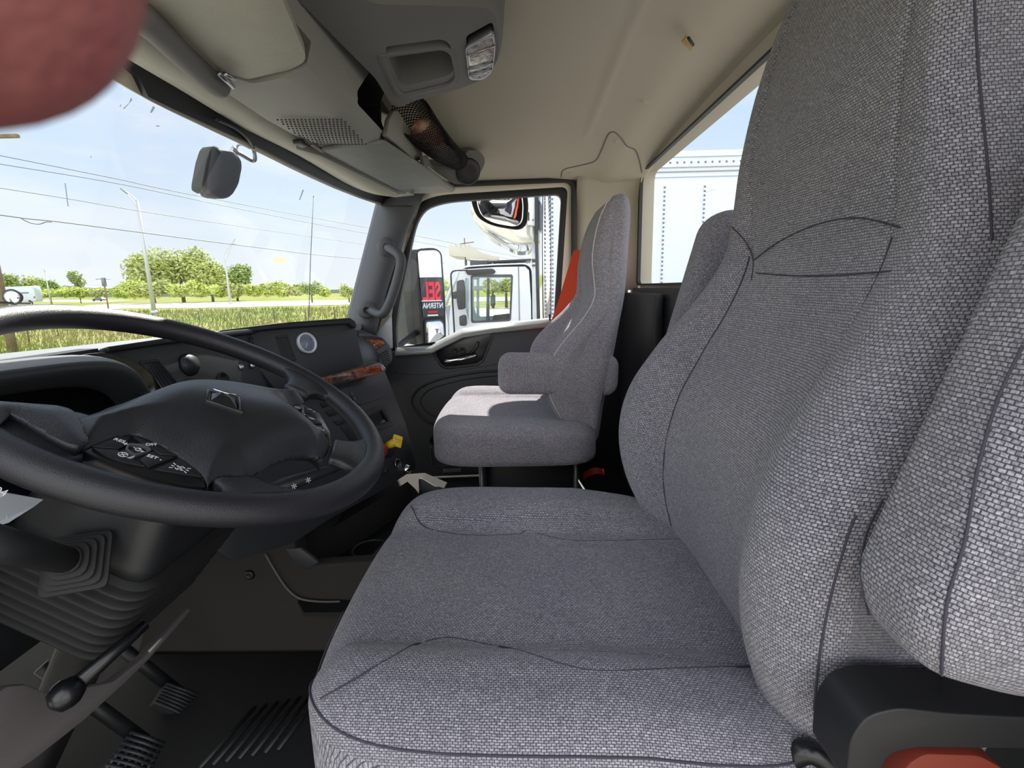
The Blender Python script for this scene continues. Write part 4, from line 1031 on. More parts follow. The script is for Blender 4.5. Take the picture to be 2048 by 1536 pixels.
def pedal(name, label, px, nb, P, bars_along=0, grid=False):
    t = thing(name, label, 'pedal', at(*px[2], P=P)); q = [at(*p, P=P) for p in px]
    slab('pad', q, -P[1]*.02, M['rubber'], t, bevel=.004); geo = []
    for k in range(nb):
        s = (k+.5)/nb; a, b = q[0].lerp(q[3], s), q[1].lerp(q[2], s); m_ = a.lerp(b, .5)+P[1]*.006
        geo.append(g_tube([a+P[1]*.003, m_, b+P[1]*.003], .0035, 6))
    if grid:
        for k in range(6):
            s = (k+.5)/6; a, b = q[0].lerp(q[1], s), q[3].lerp(q[2], s); geo.append(g_tube([a+P[1]*.003, b+P[1]*.003], .0035, 6))
    a, b = join_geo(geo); mesh('ribs', a, b, M['dash2'], t, smooth=True)
    tube('pedal_arm', [q[0].lerp(q[1], .5)-P[1]*.02, q[0].lerp(q[1], .5)+V((-.02, .14, .16))], .012, M['black'], t)
PP = (V((.90, .70, -.80)), V((-.15, -.75, .64)).normalized())
pedal('brake_pedal', 'ribbed black brake pedal in the dark footwell', [(332, 1366), (412, 1396), (384, 1446), (306, 1408)], 7, PP)
PP2 = (V((.80, .60, -.80)), V((-.2, -.6, .7)).normalized())
pedal('accelerator_pedal', 'black pedal with a grid tread at the bottom of the footwell', [(262, 1462), (330, 1486), (290, 1560), (205, 1536)], 7, PP2, grid=True)
# ================================================================ OVERHEAD CONSOLE
oc = thing('overhead_console', 'grey overhead console with speaker grille, open tray and dome lamp across the cab roof', 'overhead console', (1.1, .35, .50))
prof = [(.50, .336), (.45, .322), (.34, .318), (.305, .326), (.292, .350), (.288, .40), (.275, .53), (.50, .53)]
rg = []
for x, dz in ((.10, 0), (.84, 0), (1.05, 0), (1.19, .004), (1.235, .014), (1.25, .035)):
    rg.append([V((x, y+(.02 if dz > .01 and y < .3 else 0), z+dz)) for y, z in prof])
def fixz(p): p.z = max(p.z, .340); return p
def dd(ps):
    o_ = []
    for p in ps:
        if not o_ or (p-o_[-1]).length > .0015: o_.append(p)
    if (o_[0]-o_[-1]).length < .0015: o_.pop()
    return o_
body = loft('console_body', rg, M['cons'], oc)
vis = rpoly([(200, -80), (285, 4), (437, 150), (505, 171), (600, 149), (643, 128), (583, -15), (540, -110)], [5, 5, 14, 10, 10, 22, 5, 5], 5)
cR = [at(p.x, p.y, Z=.318) for p in vis]
cut(body, [g_slab([p-V((0, 0, .02)) for p in cR], (0, 0, .055)),
           (g_slab(dd([fixz(at(p.x, p.y, Y=.291)-V((0, .026, 0))) for p in rpoly([(737, 138), (748, 156), (777, 205), (775, 268), (719, 207), (714, 183)], 7, 4)]), (0, .11, 0))[0], None),
           (g_slab(dd([fixz(at(p.x, p.y, Y=.291)-V((0, .026, 0))) for p in rpoly([(655, -5), (724, -2), (720, 40), (706, 70), (691, 76), (672, 45)], 7, 4)]), (0, .11, 0))[0], None)])
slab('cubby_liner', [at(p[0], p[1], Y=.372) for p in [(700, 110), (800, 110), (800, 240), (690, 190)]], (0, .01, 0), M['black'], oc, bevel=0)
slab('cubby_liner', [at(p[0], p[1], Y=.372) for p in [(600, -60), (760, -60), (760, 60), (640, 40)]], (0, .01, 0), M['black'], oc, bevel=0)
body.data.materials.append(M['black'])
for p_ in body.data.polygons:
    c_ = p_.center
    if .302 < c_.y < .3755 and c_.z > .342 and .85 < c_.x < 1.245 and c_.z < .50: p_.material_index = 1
# speaker grille: rows of small dark holes, one perforated plate
geo = []; gp = V((0, 0, 1))
corners = [(555, 237), (690, 237), (735, 286), (618, 286)]
for i in range(12):
    for j in range(17):
        a = V(corners[0]).lerp(V(corners[3]), i/11); b = V(corners[1]).lerp(V(corners[2]), i/11); p = a.lerp(b, (j+(.5 if i % 2 else 0))/17)
        c = at(p.x, p.y, Z=.3185)
        if c.y > .45: c.z += (c.y-.45)*.28
        geo.append(g_lathe(c-V((0, 0, .0035)), (0, 0, 1), [(.0019, 0), (.0019, .002)], 8))
a, b = join_geo(geo); mesh('speaker_grille', a, b, M['black'], oc)
# front header panel running the whole width
fpx = [(60, -20), (205, 93), (369, 190), (478, 256), (513, 273), (600, 316), (700, 373), (760, 392), (800, 384)]
fr = []; bk_ = []
n = 40
path = smoothpath([at(p[0], p[1], Z=.334) for p in fpx], 6)
rg = []
for p in path:
    yb_ = .47 if p.x < 1.2 else .47-.10*min(1, (p.x-1.2)/.7)
    if p.y-yb_ < .03: yb_ = p.y-.03
    rg.append([V((p.x, p.y, .350)), V((p.x, p.y-.004, .336)), V((p.x, (p.y*.6+yb_*.4), .329)), V((p.x, yb_, .334)), V((p.x, yb_, .40)), V((p.x, p.y, .40))])
loft('header_panel', rg, M['pad'], oc)
# passenger header: long padded shell beyond the speaker
rg = []
for x, y0, y1, z in ((1.235, .50, .30, .336), (1.40, .50, .30, .340), (1.6, .48, .27, .345), (1.8, .45, .25, .348), (1.95, .42, .23, .352)):
    rg.append([V((x, y0, z)), V((x, (y0+y1)/2, z-.003)), V((x, y1+.01, z)), V((x, y1, z+.008)), V((x, y1+.002, z+.02)), V((x, y0, z+.02))])
loft('passenger_header', rg, M['cons'], oc)
slab('pocket_front', [at(p[0], p[1], Y=.285) for p in [(774, 271), (779, 240), (788, 222), (797, 222), (812, 245), (844, 298), (846, 320), (832, 322)]], (0, .012, 0), M['cons'], oc, bevel=.003)
slab('clip', [at(p[0], p[1], Y=.26) for p in [(846, 313), (856, 311), (862, 330), (850, 338)]], (0, .01, 0), M['cons2'], oc, bevel=.002)
# rear lobe with tray and lamp
lo = rpoly([(560, -120), (740, 4), (965, 10), (996, 20), (1004, 103), (992, 137), (968, 161), (910, 183), (826, 204), (800, 218), (782, 212), (748, 158), (690, 100), (590, 0)], [5, 20, 20, 25, 25, 18, 20, 30, 25, 8, 5, 8, 8, 5], 6)
LZ = (V((1.0, .28, .385)), V((0, -.22, -1)).normalized())
lw = [at(p.x, p.y, P=LZ) for p in lo]
ctr_ = sum(lw, V())/len(lw)
rg = [[p+V((0, 0, .14))+(p-ctr_)*.10 for p in lw], [p+V((0, 0, .03))+(p-ctr_)*.03 for p in lw], [p+V((0, 0, .008))+(p-ctr_)*.005 for p in lw], [p-(p-ctr_)*.03 for p in lw], [ctr_+(p-ctr_)*.5-V((0, 0, .003)) for p in lw]]
lobe = loft('rear_lobe', rg, M['cons2'], oc)
tin = rpoly([(770, 117), (884, 101), (901, 110), (911, 158), (897, 171), (808, 192), (797, 184)], 9, 4)
cut(lobe, [g_slab([at(p.x, p.y, P=off(LZ, .02)) for p in tin], (0, 0, .075)),
           g_slab([at(p.x, p.y, P=off(LZ, .02)) for p in rpoly([(932, 96), (986, 70), (991, 100), (984, 142), (965, 158), (940, 160)], 8, 4)], (0, 0, .05))])
tout = rpoly([(752, 113), (893, 96), (911, 104), (918, 158), (905, 174), (806, 199), (790, 192)], 10, 4)
ring('tray_rim', [at(p.x, p.y, P=off(LZ, .004)) for p in tout], [at(p.x, p.y, P=off(LZ, .006)) for p in tin], (0, 0, .02), M['cons2'], oc, bevel=.002)
lamp_o = rpoly([(930, 95), (988, 67), (992, 100), (986, 144), (966, 161), (938, 161)], 9, 5)
lamp_i = [V((960, 117))+(p-V((960, 117)))*.88 for p in lamp_o]
dl = ring('dome_lamp', [at(p.x, p.y, P=off(LZ, .007)) for p in lamp_o], [at(p.x, p.y, P=off(LZ, .007)) for p in lamp_i], (0, 0, .02), M['alu'], oc, bevel=.0015)
lensm = mat('ribbed_clear_lens', (205, 202, 196), .15, coat=.6, metal=.25, bump=.9, bscale=160, col2=(120, 116, 110), vscale=60)
slab('lens', [at(p.x, p.y, P=off(LZ, .006)) for p in lamp_i], (0, 0, .015), lensm, dl, bevel=.002)
for a_, b_ in (((934, 112), (990, 92)), ((936, 140), (987, 126)), ((938, 152), (984, 140))):
    tube('divider', [at(*a_, P=off(LZ, .008)), at(*b_, P=off(LZ, .008))], .0018, M['alu'], dl, seg=6)
# end piece with round speaker
ep = rpoly([(862, 330), (905, 332), (925, 326), (934, 300), (958, 300), (972, 318), (966, 338), (946, 362), (930, 369), (908, 368), (880, 350)], [6, 10, 10, 8, 12, 12, 10, 10, 8, 5, 5], 4)
EP = (at(935, 342, X=1.90), V((-.8, -.45, -.4)).normalized())
slab('speaker_end', [at(p.x, p.y, P=EP) for p in ep], -EP[1]*.10, M['cons2'], oc, bevel=.008, seg=3)
lathe('round_speaker', at(936, 343, P=EP), EP[1], [(.046, -.01), (.046, .006), (.040, .010), (.020, .008), (.001, .008)], M['dash2'], oc, seg=28)
# elastic net pocket with odds and ends
n0, n1 = at(822, 230, X=1.36), at(915, 320, X=1.88)
npth = [n0.lerp(n1, k/24)+V((0, 0, -.012*math.sin(k/24*pi))) for k in range(25)]
R0, R1 = .052, .036
def netgeo(seg, r, twist):
    geo = []
    for s in range(seg):
        for sg in (-1, 1):
            pts = []
            for k in range(49):
                t = k/48; i = min(23, int(t*24)); c = npth[i].lerp(npth[i+1], t*24-i); rad = R0+(R1-R0)*t
                a = 2*pi*s/seg+sg*t*twist; pts.append(c+V((0, math.cos(a)*rad, math.sin(a)*rad*.9)))
            geo.append(g_tube(pts, r, 3, caps=False))
    return join_geo(geo)
a, b = netgeo(26, .0015, 7.5); mesh('net_pocket', a, b, M['mesh'], oc)
bg_ = thing('snack_wrapper', 'crumpled orange and white wrapper inside the overhead net pocket', 'wrapper', n0.lerp(n1, .25))
wrapm = mat('printed_wrapper', (170, 84, 44), .4, col2=(206, 178, 150), vscale=26); wrapm2 = mat('crimson_wrapper', (150, 40, 60), .4)
rg = []
for k in range(18):
    t = .13+k/17*.34; i = int(t*24); c = npth[i].lerp(npth[i+1], t*24-i); q = math.sin(min(1, (k+.5)/17)*pi)**.5*(R0*.74)
    rg.append([c+V((0, math.cos(2*pi*j/18)*q*(1+.12*math.sin(j*2.3+k)), math.sin(2*pi*j/18)*q*.85*(1+.12*math.sin(j*3.1+k*1.7)))) for j in range(18)])
loft('wrapper', rg, wrapm, bg_)
pk = thing('folded_papers', 'white papers rolled up inside the overhead net pocket', 'papers', n0.lerp(n1, .6))
rg = []
for k in range(12):
    t = .38+k/11*.55; i = min(23, int(t*24)); c = npth[i]; q = R1*.85*math.sin(min(1, (k+.6)/11.6)*pi)**.3
    rg.append([c+V((0, math.cos(2*pi*j/14)*q, -.006+math.sin(2*pi*j/14)*q*.6)) for j in range(14)])
loft('roll', rg, mat('paper', (196, 194, 188), .8), pk)
# sun visors ---------------------------------------------------------------
sv = thing('sun_visor', 'padded grey sun visor folded up over the driver, the nearer one', 'sun visor', at(480, 80, Z=.325), 'sun visors')
vp_ = [V((400, 70))+(p-V((400, 70)))*.89 for p in vis]
slab('visor_board', [at(p.x, p.y, Z=.323) for p in vp_], (0, 0, .012), M['pad'], sv, bevel=.004, seg=3)
tube('pivot_rod', smoothpath([at(255, 5, Z=.316), at(295, 42, Z=.314), at(360, 105, Z=.314), at(420, 160, Z=.314), at(440, 172, Z=.316)], 5), [.013]*3+[.017]*18, M['cons2'], sv, seg=14)
slab('pivot_cap', [at(*p, Z=.308) for p in [(408, 166), (436, 162), (454, 178), (436, 184)]], (0, 0, .014), M['black'], sv, bevel=.004)
tube('clip', [at(438, 146, Z=.309), at(466, 174, Z=.309)], .0035, M['alu'], sv)
tube('clip', [at(449, 147, Z=.309), at(470, 158, Z=.309)], .003, M['alu'], sv)
sv = thing('sun_visor', 'grey sun visor folded up on the passenger side, beyond the speaker grille', 'sun visor', at(760, 330, Z=.34), 'sun visors')
pvp = rpoly([(640, 303), (700, 293), (768, 287), (886, 362), (872, 371), (806, 380), (790, 378)], [6, 10, 8, 6, 6, 8, 4], 4)
slab('visor_board', [at(p.x, p.y, Z=.321) for p in pvp], (0, 0, .010), mat('visor_vinyl', (120, 124, 118), .6, bump=.3, bscale=200, var=.06, vscale=20), sv, bevel=.003, seg=3)
tube('pivot_rod', [at(596, 291, Z=.327), at(640, 304, Z=.322), at(790, 379, Z=.325), at(808, 383, Z=.328)], .0085, M['cons2'], sv, seg=12)
slab('pivot_cap', [at(*p, Z=.318) for p in [(585, 288), (604, 286), (616, 294), (604, 297)]], (0, 0, .010), M['black'], sv, bevel=.003)
tube('clip', [at(624, 290, Z=.315), at(645, 303, Z=.315)], .003, M['cons'], sv)
slab('pivot_bracket', [at(*p, Z=.322) for p in [(780, 376), (818, 372), (824, 382), (796, 390)]], (0, 0, .012), M['cons2'], sv, bevel=.003)
# ceiling tag
tg = thing('wire_connector', 'small tan and black connector tag poking through the headliner', 'connector', at(1376, 90, X=1.02))
TZ = at(1376, 90, Z=.475).x
tq = [at(*p, Z=.468) for p in [(1372, 73), (1388, 91), (1381, 105), (1363, 85)]]
slab('tag', tq, (0, 0, .004), M['label'], tg, bevel=.001)
tube('tag_edge', [at(1377, 76, Z=.464), at(1386, 90, Z=.464)], .003, M['black'], tg)
slab('tag_border', [at(*p, Z=.4672) for p in [(1374, 76), (1387, 92), (1386, 94), (1372, 78)]], (0, 0, .001), M['cream'], tg, bevel=0)
# hanging mirror body in front of the windshield top
MY = .66
hm = thing('hanging_mirror', 'dark rounded mirror housing hanging on a bent rod below the windshield header', 'mirror', at(440, 340, Y=MY))
fx = rpoly([(429, 292), (440, 298), (470, 302), (482, 320), (483, 335), (476, 370), (462, 394), (448, 398), (425, 396), (415, 390), (418, 350)], [3, 4, 8, 5, 6, 8, 8, 6, 6, 4, 8], 4)
bx_ = rpoly([(428, 291), (440, 297), (432, 320), (418, 388), (404, 380), (404, 368), (412, 325), (420, 300)], 4, 4)
Pn = V((-.55, -.80, -.10)).normalized(); HP = (at(450, 345, Y=MY), Pn); hmm_ = mat('matt_black_housing', (20, 21, 24), .75)
w_ = [at(p.x, p.y, P=HP) for p in fx]; wc_ = sum(w_, V())/len(w_)
loft('housing', [[p-Pn*.035 for p in w_], [p-Pn*.004 for p in w_], [wc_+(p-wc_)*.93+Pn*.006 for p in w_], [wc_+(p-wc_)*.5+Pn*.013 for p in w_]], hmm_, hm)
slab('bezel', [at(p.x, p.y, P=off(HP, -.012)) for p in bx_], -Pn*.03+V((0, .01, 0)), mat('dusty_grey_rim', (60, 64, 60), .7), hm, bevel=.003)
rp2 = smoothpath([at(465, 303, Y=MY), at(480, 308, Y=MY-.01), at(503, 321, Y=MY-.02), at(510, 318, Y=MY-.03), at(507, 300, Y=MY-.03), at(495, 280, Y=MY-.04), at(475, 258, Y=MY-.06)], 6)
tube('bent_rod', rp2, .0045, M['steel'], hm, seg=10)
tube('bent_rod', smoothpath([at(471, 300, Y=MY), at(477, 290, Y=MY), at(488, 291, Y=MY-.02), at(500, 297, Y=MY-.03)], 5), .0025, M['alu'], hm, seg=8)
lathe('clamp', at(468, 303, Y=MY), (.3, 0, 1), [(.006, -.006), (.009, 0), (.007, .006), (.004, .012)], M['alu'], hm, seg=12)
tube('cable', smoothpath([at(432, 238, Y=.57), at(470, 255, Y=.57), at(495, 276, Y=.575), at(507, 297, Y=.60)], 5), .004, M['black'], hm, seg=8)
# finger over the corner of the lens
fg = []
ftip = at(95, 20, X=.052); 
T0 = [at(118, 80, X=.0265), at(-165, -162, X=.0265), at(-420, -400, X=.027), at(-900, -760, X=.025), at(-1500, -1150, X=.022)]
spn = smoothpath(T0, 10); rad = []
Lt = len(spn)
fpts = []
acc = 0; prev = None
for i, p in enumerate(spn):
    if prev is not None: acc += (p-prev).length
    prev = p
    R__ = .0100 if acc > .010 else .0100*math.sqrt(max(.02, 1-((.010-acc)/.0105)**2))
    R__ *= 1+.05*math.sin(acc*120)+.002/.03*acc
    rad.append(R__)
a, b = g_tube(spn, rad, 28)
person = thing('person', 'blurred bare fingertip of the person holding the camera, at the upper left corner', 'person', spn[-1])
mesh('finger', a, b, M['skin'], person, smooth=True, ang=3)
# the rest of the hand holding the camera, behind and left of the lens
fb_ = spn[-1]
KN = [(-.012, .120, .060), (-.014, .126, .036), (-.017, .128, .012), (-.020, .126, -.010)]
wr_ = (-.095, .150, -.010)
if True:
    geo = []
    def limb(pts, rads):
        p_ = smoothpath([V(p) for p in pts], 6); n_ = len(p_); rr_ = []
        for i_ in range(n_):
            t_ = i_/(n_-1)*(len(rads)-1); k_ = min(len(rads)-2, int(t_)); rr_.append(rads[k_]*(1-(t_-k_))+rads[k_+1]*(t_-k_))
        return g_tube(p_, rr_, 16)
    geo.append(limb([fb_, V(KN[0])*.5+fb_*.5, KN[0], (-.05, .135, .03), wr_], [.0102, .0108, .0115, .016, .022]))
    tips = [((.006, .092, .034), (.000, .070, .030), (-.012, .062, .026)), ((.004, .094, .010), (-.002, .072, .008), (-.014, .064, .006)), ((.000, .096, -.014), (-.005, .078, -.016), (-.014, .070, -.016))]
    for k_, tp3 in zip(KN[1:], tips):
        geo.append(limb([wr_, (-.05, .136, k_[2]*.8+.002), k_, tp3[0], tp3[1], tp3[2]], [.020, .015, .0105, .0090, .0085, .0040]))
    geo.append(limb([wr_, (-.06, .118, -.03), (-.03, .090, -.045), (-.012, .066, -.040)], [.022, .017, .0115, .0060]))
    geo.append(limb([(-.03, .130, .024), (-.06, .140, .012), wr_], [.026, .030, .026]))
    geo.append(limb([wr_, (-.16, .17, -.06), (-.34, .22, -.22), (-.55, .28, -.42)], [.027, .030, .040, .046]))
    a_, b_ = join_geo(geo); hand = mesh('hand', a_, b_, M['skin'], person, smooth=True, ang=3)
    rmm = hand.modifiers.new('remesh', 'REMESH'); rmm.mode = 'VOXEL'; rmm.voxel_size = .003; rmm.use_smooth_shade = True
    smm = hand.modifiers.new('smooth', 'SMOOTH'); smm.factor = .6; smm.iterations = 5
# ================================================================ OUTSIDE
GZ = -2.3
rnd = random.Random(4)
st(mesh('meadow_ground', [(-900, -900, GZ-.02), (1500, -900, GZ-.02), (1500, 1500, GZ-.02), (-900, 1500, GZ-.02)], [(0, 1, 2, 3)], M['grass']))
st(mesh('lot_pavement', [(-60, -80, GZ), (60, -80, GZ), (60, 13, GZ), (-60, 13, GZ)], [(0, 1, 2, 3)], M['asphalt']))
def gpt(x, y, z=GZ+.03): return at(x, y, Z=z)
def road(px, name='road'):
    a = [gpt(*p) for p in px]; return mesh(name, a, [tuple(range(len(a)))], M['concrete'])
st(road([(150, 613), (236, 607), (440, 604), (700, 600), (900, 596), (1100, 592), (1100, 600), (900, 604), (700, 609), (440, 615), (253, 617), (150, 620)]))
st(road([(-60, 601), (72, 599), (215, 601), (260, 600), (215, 604), (72, 603), (-60, 606)]))
# far woods
hv = [(105, 576), (130, 571), (170, 575), (215, 577), (250, 573), (300, 578), (400, 574), (520, 577), (640, 580), (720, 578), (800, 574), (1100, 570), (1100, 590), (-80, 596), (-80, 572), (40, 574)]
hl = slab('far_woods', [at(p[0], p[1], X=620) for p in hv], (30, 0, 0), M['hill'], bevel=0); tag(hl, 'low dark line of woods on the horizon beyond the meadow', 'woods', kind='stuff')
def crown(c, r, n, leaf, m_, parent, name='crown', lumps=7, seed=0, drop=.0):
    q = random.Random(seed); vs, fs = [], []; L = []
    for i in range(lumps):
        a = q.uniform(0, 2*pi); e = q.uniform(-.5, .8); k = q.uniform(.35, .62)
        L.append((V((math.cos(a)*math.cos(e)*k, math.sin(a)*math.cos(e)*k, math.sin(e)*k)), q.uniform(.36, .56)))
    L.append((V((0, 0, 0)), .62))
    for i in range(n):
        lc_, lr = L[q.randrange(len(L))]
        d = V((q.gauss(0, 1), q.gauss(0, 1), q.gauss(0, 1))).normalized(); rr__ = lr*(q.uniform(.45, 1.05))
        p = lc_+d*rr__; p = V((c.x+p.x*r.x, c.y+p.y*r.y, c.z+p.z*r.z))
        s = leaf*q.uniform(.6, 1.3); x = V((q.gauss(0, 1), q.gauss(0, 1), q.gauss(0, .6))).normalized(); y = x.cross(d+V((0, 0, .4))).normalized()*.6
        k = len(vs); vs += [p-x*s, p-y*s*.7, p+x*s, p+y*s*.7]; fs.append((k, k+1, k+2, k+3))
    return mesh(name, vs, fs, M[m_], parent)
def tree(px, py, rx, ry, X, m_, label, n=2500, leaf=.45, cat='tree', name='tree', group=None, seed=0, trunk=True):
    c = at(px, py, X=X); k = X/1000.; base = V((c.x, c.y, GZ))
    t = thing(name, label, cat, base, group)
    crown(c, V((rx*k*.9, rx*k, ry*k)), n, leaf, m_, t, seed=seed)
    if trunk:
        geo = [g_tube([base-V((0, 0, .2)), base.lerp(c, .6), c+V((0, 0, ry*k*.5))], [.28*rx/40*1.2, .2*rx/40*1.2, .05], 8)]
        for a in range(4): geo.append(g_tube([base.lerp(c, .7), c+V((math.cos(a*1.6)*rx*k*.5, math.sin(a*1.6)*rx*k*.5, ry*k*.3))], [.10, .03], 6))
        a, b = join_geo(geo); mesh('trunk', a, b, M['bark'], t, smooth=True)
    return t
T = [(300, 546, 58, 50, 150, 'leafo', 'broad olive-green tree at the left end of the big clump, behind the nearer street lamp', 5200, .55),
     (358, 534, 64, 56, 152, 'leafo', 'tallest rounded tree in the middle of the big clump', 5600, .55),
     (420, 554, 48, 44, 148, 'leafo', 'olive tree on the right shoulder of the big clump', 4200, .5),
     (470, 556, 40, 40, 160, 'leafd', 'dark green tree at the right end of the clump behind the distant street lamp', 3800, .5),
     (622, 578, 24, 20, 110, 'leafd', 'small bushy tree seen behind the whip antenna', 1600, .28),
     (697, 584, 20, 20, 105, 'leafo', 'small tree at the right edge of the windshield view beside the pillar', 1400, .28),
     (22, 566, 24, 28, 170, 'leafd', 'loose tree above the white van at the left edge', 1500, .5),
     (58, 572, 22, 26, 175, 'leafo', 'thin-leaved tree just right of the white van', 1300, .5),
     (98, 576, 18, 26, 170, 'leafd', 'tree around the leaning light pole at left', 1200, .5),
     (154, 560, 20, 28, 180, 'leafd', 'slender open tree standing alone against the sky at left', 1100, .5)]
for i, a in enumerate(T): tree(*a[:7], n=a[7], leaf=a[8], seed=i*3+1, group='trees beyond the far road')
B = [(243, 588, 20, 14), (270, 585, 24, 20), (310, 584, 26, 19), (352, 586, 26, 16), (395, 584, 24, 17), (435, 588, 22, 14), (470, 586, 22, 16), (506, 586, 18, 14), (535, 584, 17, 16), (562, 583, 19, 18), (592, 586, 16, 12), (650, 588, 14, 10),
     (130, 590, 22, 12), (168, 590, 22, 12), (205, 590, 20, 11), (85, 592, 20, 10), (826, 572, 30, 14), (870, 570, 26, 14)]
bl_ = ['bright shrub at the left foot of the big tree clump', 'bright yellow-green shrub left of the nearer street lamp base', 'leafy shrub just right of the nearer street lamp pole', 'low bright shrub below the tallest tree', 'round shrub below the right shoulder of the clump',
       'low shrub left of the distant street lamp', 'shrub at the foot of the distant street lamp', 'shrub right of the dark green tree', 'taller pointed shrub in the low hedge row', 'tallest shrub in the low hedge row right of the clump', 'low shrub between the hedge row and the antenna', 'smallest shrub right of the whip antenna',
       'dark shrub below the slender lone tree, on its left', 'dark shrub below and right of the slender lone tree', 'shrub behind the dark-topped pole at left', 'low shrub right of the white van', 'shrubbery seen left of the outside mirror through the passenger window', 'shrubbery beyond the neighbouring truck windshield']
for i, (p, l) in enumerate(zip(B, bl_)):
    tree(p[0], p[1]-4, p[2]*1.15, p[3]*1.35, 128 if 0 < i < 12 else 165, ['leafy', 'leafy', 'leafo', 'leafy'][i % 4], l, n=2400, leaf=.40, cat='shrub', name='shrub', group='shrubs along the far road', seed=90+i, trunk=False)
for i, (y, z, h) in enumerate(((-3, 0, 0), (-10, 0, 0), (4, 0, 0), (11, 0, 0))): 
    pass
# tree belt seen through the neighbouring cab and behind it
for i, (px, l) in enumerate(((985, 'green tree seen through the neighbouring cab windows, left one'), (1012, 'green tree seen through the neighbouring cab windows, right one'), (1075, 'green tree seen between the neighbouring cab and the trailer'))):
    tree(px, 572, 22, 24, 60, 'leafo', l, n=1500, leaf=.2, seed=200+i, group='trees behind the neighbouring truck')
# meadow grass blades
vs, fs = [], []
for i in range(16000):
    X = 15+rnd.random()**1.6*60; Y = X*rnd.uniform(.33, 1.12)
    if Y < 13.2 and X < 60: continue
    h = rnd.uniform(.12, .5); a = rnd.uniform(0, pi); wd = .03+.0012*X; k = len(vs)
    vs += [(X, Y, GZ-.05), (X+wd*math.cos(a), Y+wd*math.sin(a), GZ-.05), (X+rnd.uniform(-.15, .15), Y+rnd.uniform(-.15, .15), GZ+h)]; fs.append((k, k+1, k+2))
tag(mesh('meadow_grass', vs, fs, M['grass']), 'tall green and straw-coloured grass growing in the meadow beyond the windshield', 'grass', kind='stuff')
# fence
fn = thing('fence', 'low wire fence of thin posts across the meadow in front of the road', 'fence', at(400, 648, Z=GZ))
fpp = [(60, 690), (117, 672), (215, 662), (310, 655), (400, 648), (482, 650), (550, 645), (612, 643), (670, 638), (700, 636), (806, 640)]
fb = [at(x, y, Z=GZ) for x, y in fpp]
for p in fb: tube('post', [p-V((0, 0, .1)), p+V((0, 0, 1.0))], .035, M['bark'], fn, seg=6)
for k in range(2):
    g = [g_tube([a+V((0, 0, .5+.4*k)), b+V((0, 0, .5+.4*k))], .009, 4) for a, b in zip(fb, fb[1:])]; a, b = join_geo(g); mesh('wire', a, b, M['wire'], fn)
# street lamps
def street_lamp(px, ybase, ytop, X, armpx, label, r=.10):
    b = at(px, ybase, X=X); b0 = V((b.x, b.y, GZ)); 
    # top at the height seen at ytop
    d = ray(px, ytop); t = math.hypot(b.x, b.y)/math.hypot(d.x, d.y); top = V((b.x, b.y, d.z*t))
    o = thing('street_lamp', label, 'street lamp', b0, 'street lamps along the road')
    tube('pole', [b0, top], [r*1.3, r*.7], M['pole'], o, seg=12)
    e = at(*armpx, X=X*1.0)
    for dz in (0, -.9*X/60):
        tube('arm', smoothpath([top+V((0, 0, dz)), top.lerp(e, .5)+V((0, 0, .12+dz*.5)), e], 5), r*.35, M['pole'], o, seg=8)
    dr_ = (e-top).normalized(); slab('lamp_head', [e+V((-.2, -.15, 0))+dr_*(-.2), e+V((.2, .15, 0))+dr_*(-.2), e+V((.12, .1, 0))+dr_*.7, e+V((-.12, -.1, 0))+dr_*.7], (0, 0, -.13), M['steel'], o, bevel=.03)
    lathe('base', b0, (0, 0, 1), [(r*2.2, 0), (r*2.2, .3), (r*1.5, .45)], M['pole'], o, seg=12)
street_lamp(308, 622, 404, 62, (250, 383), 'tall grey street lamp with an angled arm, nearer and larger of the two', r=.20)
street_lamp(460, 600, 510, 118, (467, 482), 'distant street lamp with a bent arm rising above the dark green tree', r=.20)
def pole(px, y0, y1, X, r, m_, name, label, cat='pole'):
    b = at(px, y0, X=X); d = ray(px, y1); t = math.hypot(b.x, b.y)/math.hypot(d.x, d.y); o = thing(name, label, cat, (b.x, b.y, GZ), 'utility poles' if name == 'utility_pole' else None)
    tube('pole', [V((b.x, b.y, GZ)), V((b.x, b.y, d.z*t))], [r, r*.75], M[m_], o, seg=12); return o, V((b.x, b.y, d.z*t))
o, tp_ = pole(101, 600, 545, 150, .2, 'pole', 'light_pole', 'pale light pole among the trees at left')
tube('arm', [tp_, at(84, 532, X=150)], .1, M['pole'], o); 
o, tp_ = pole(216, 612, 556, 90, .13, 'wood', 'utility_pole', 'short pole with a dark equipment box on top, left of the big tree clump')
box('equipment_box', tp_-V((0, 0, .7)), (.5, .5, 1.5), M['steel'], o, bevel=.03)
tube('cross_bracket', [tp_+V((-.6, .9, -.2)), tp_+V((.6, -.9, -.2))], .05, M['steel'], o)
o, tp_ = pole(24, 692, 250, 20, .17, 'wood', 'utility_pole', 'thick weathered wooden utility pole at the left edge of the windshield')
ca_ = at(29, 272, X=20.0); cbb = V((tp_.x, tp_.y, ca_.z)); box('crossarm', (ca_+cbb*1)/2, ((ca_-cbb).length+.3, .14, .12), M['wood'], o, bevel=.01, R=frame(V((0, 0, 1)), ca_-cbb))
o, tp_ = pole(932, 560, 476, 75, .12, 'wood', 'utility_pole', 'distant utility pole with a crossarm seen above the grey dump body')
cA, cB = at(920, 488, X=75), at(948, 484, X=75); tube('crossarm', [cA, cB], .07, M['wood'], o)
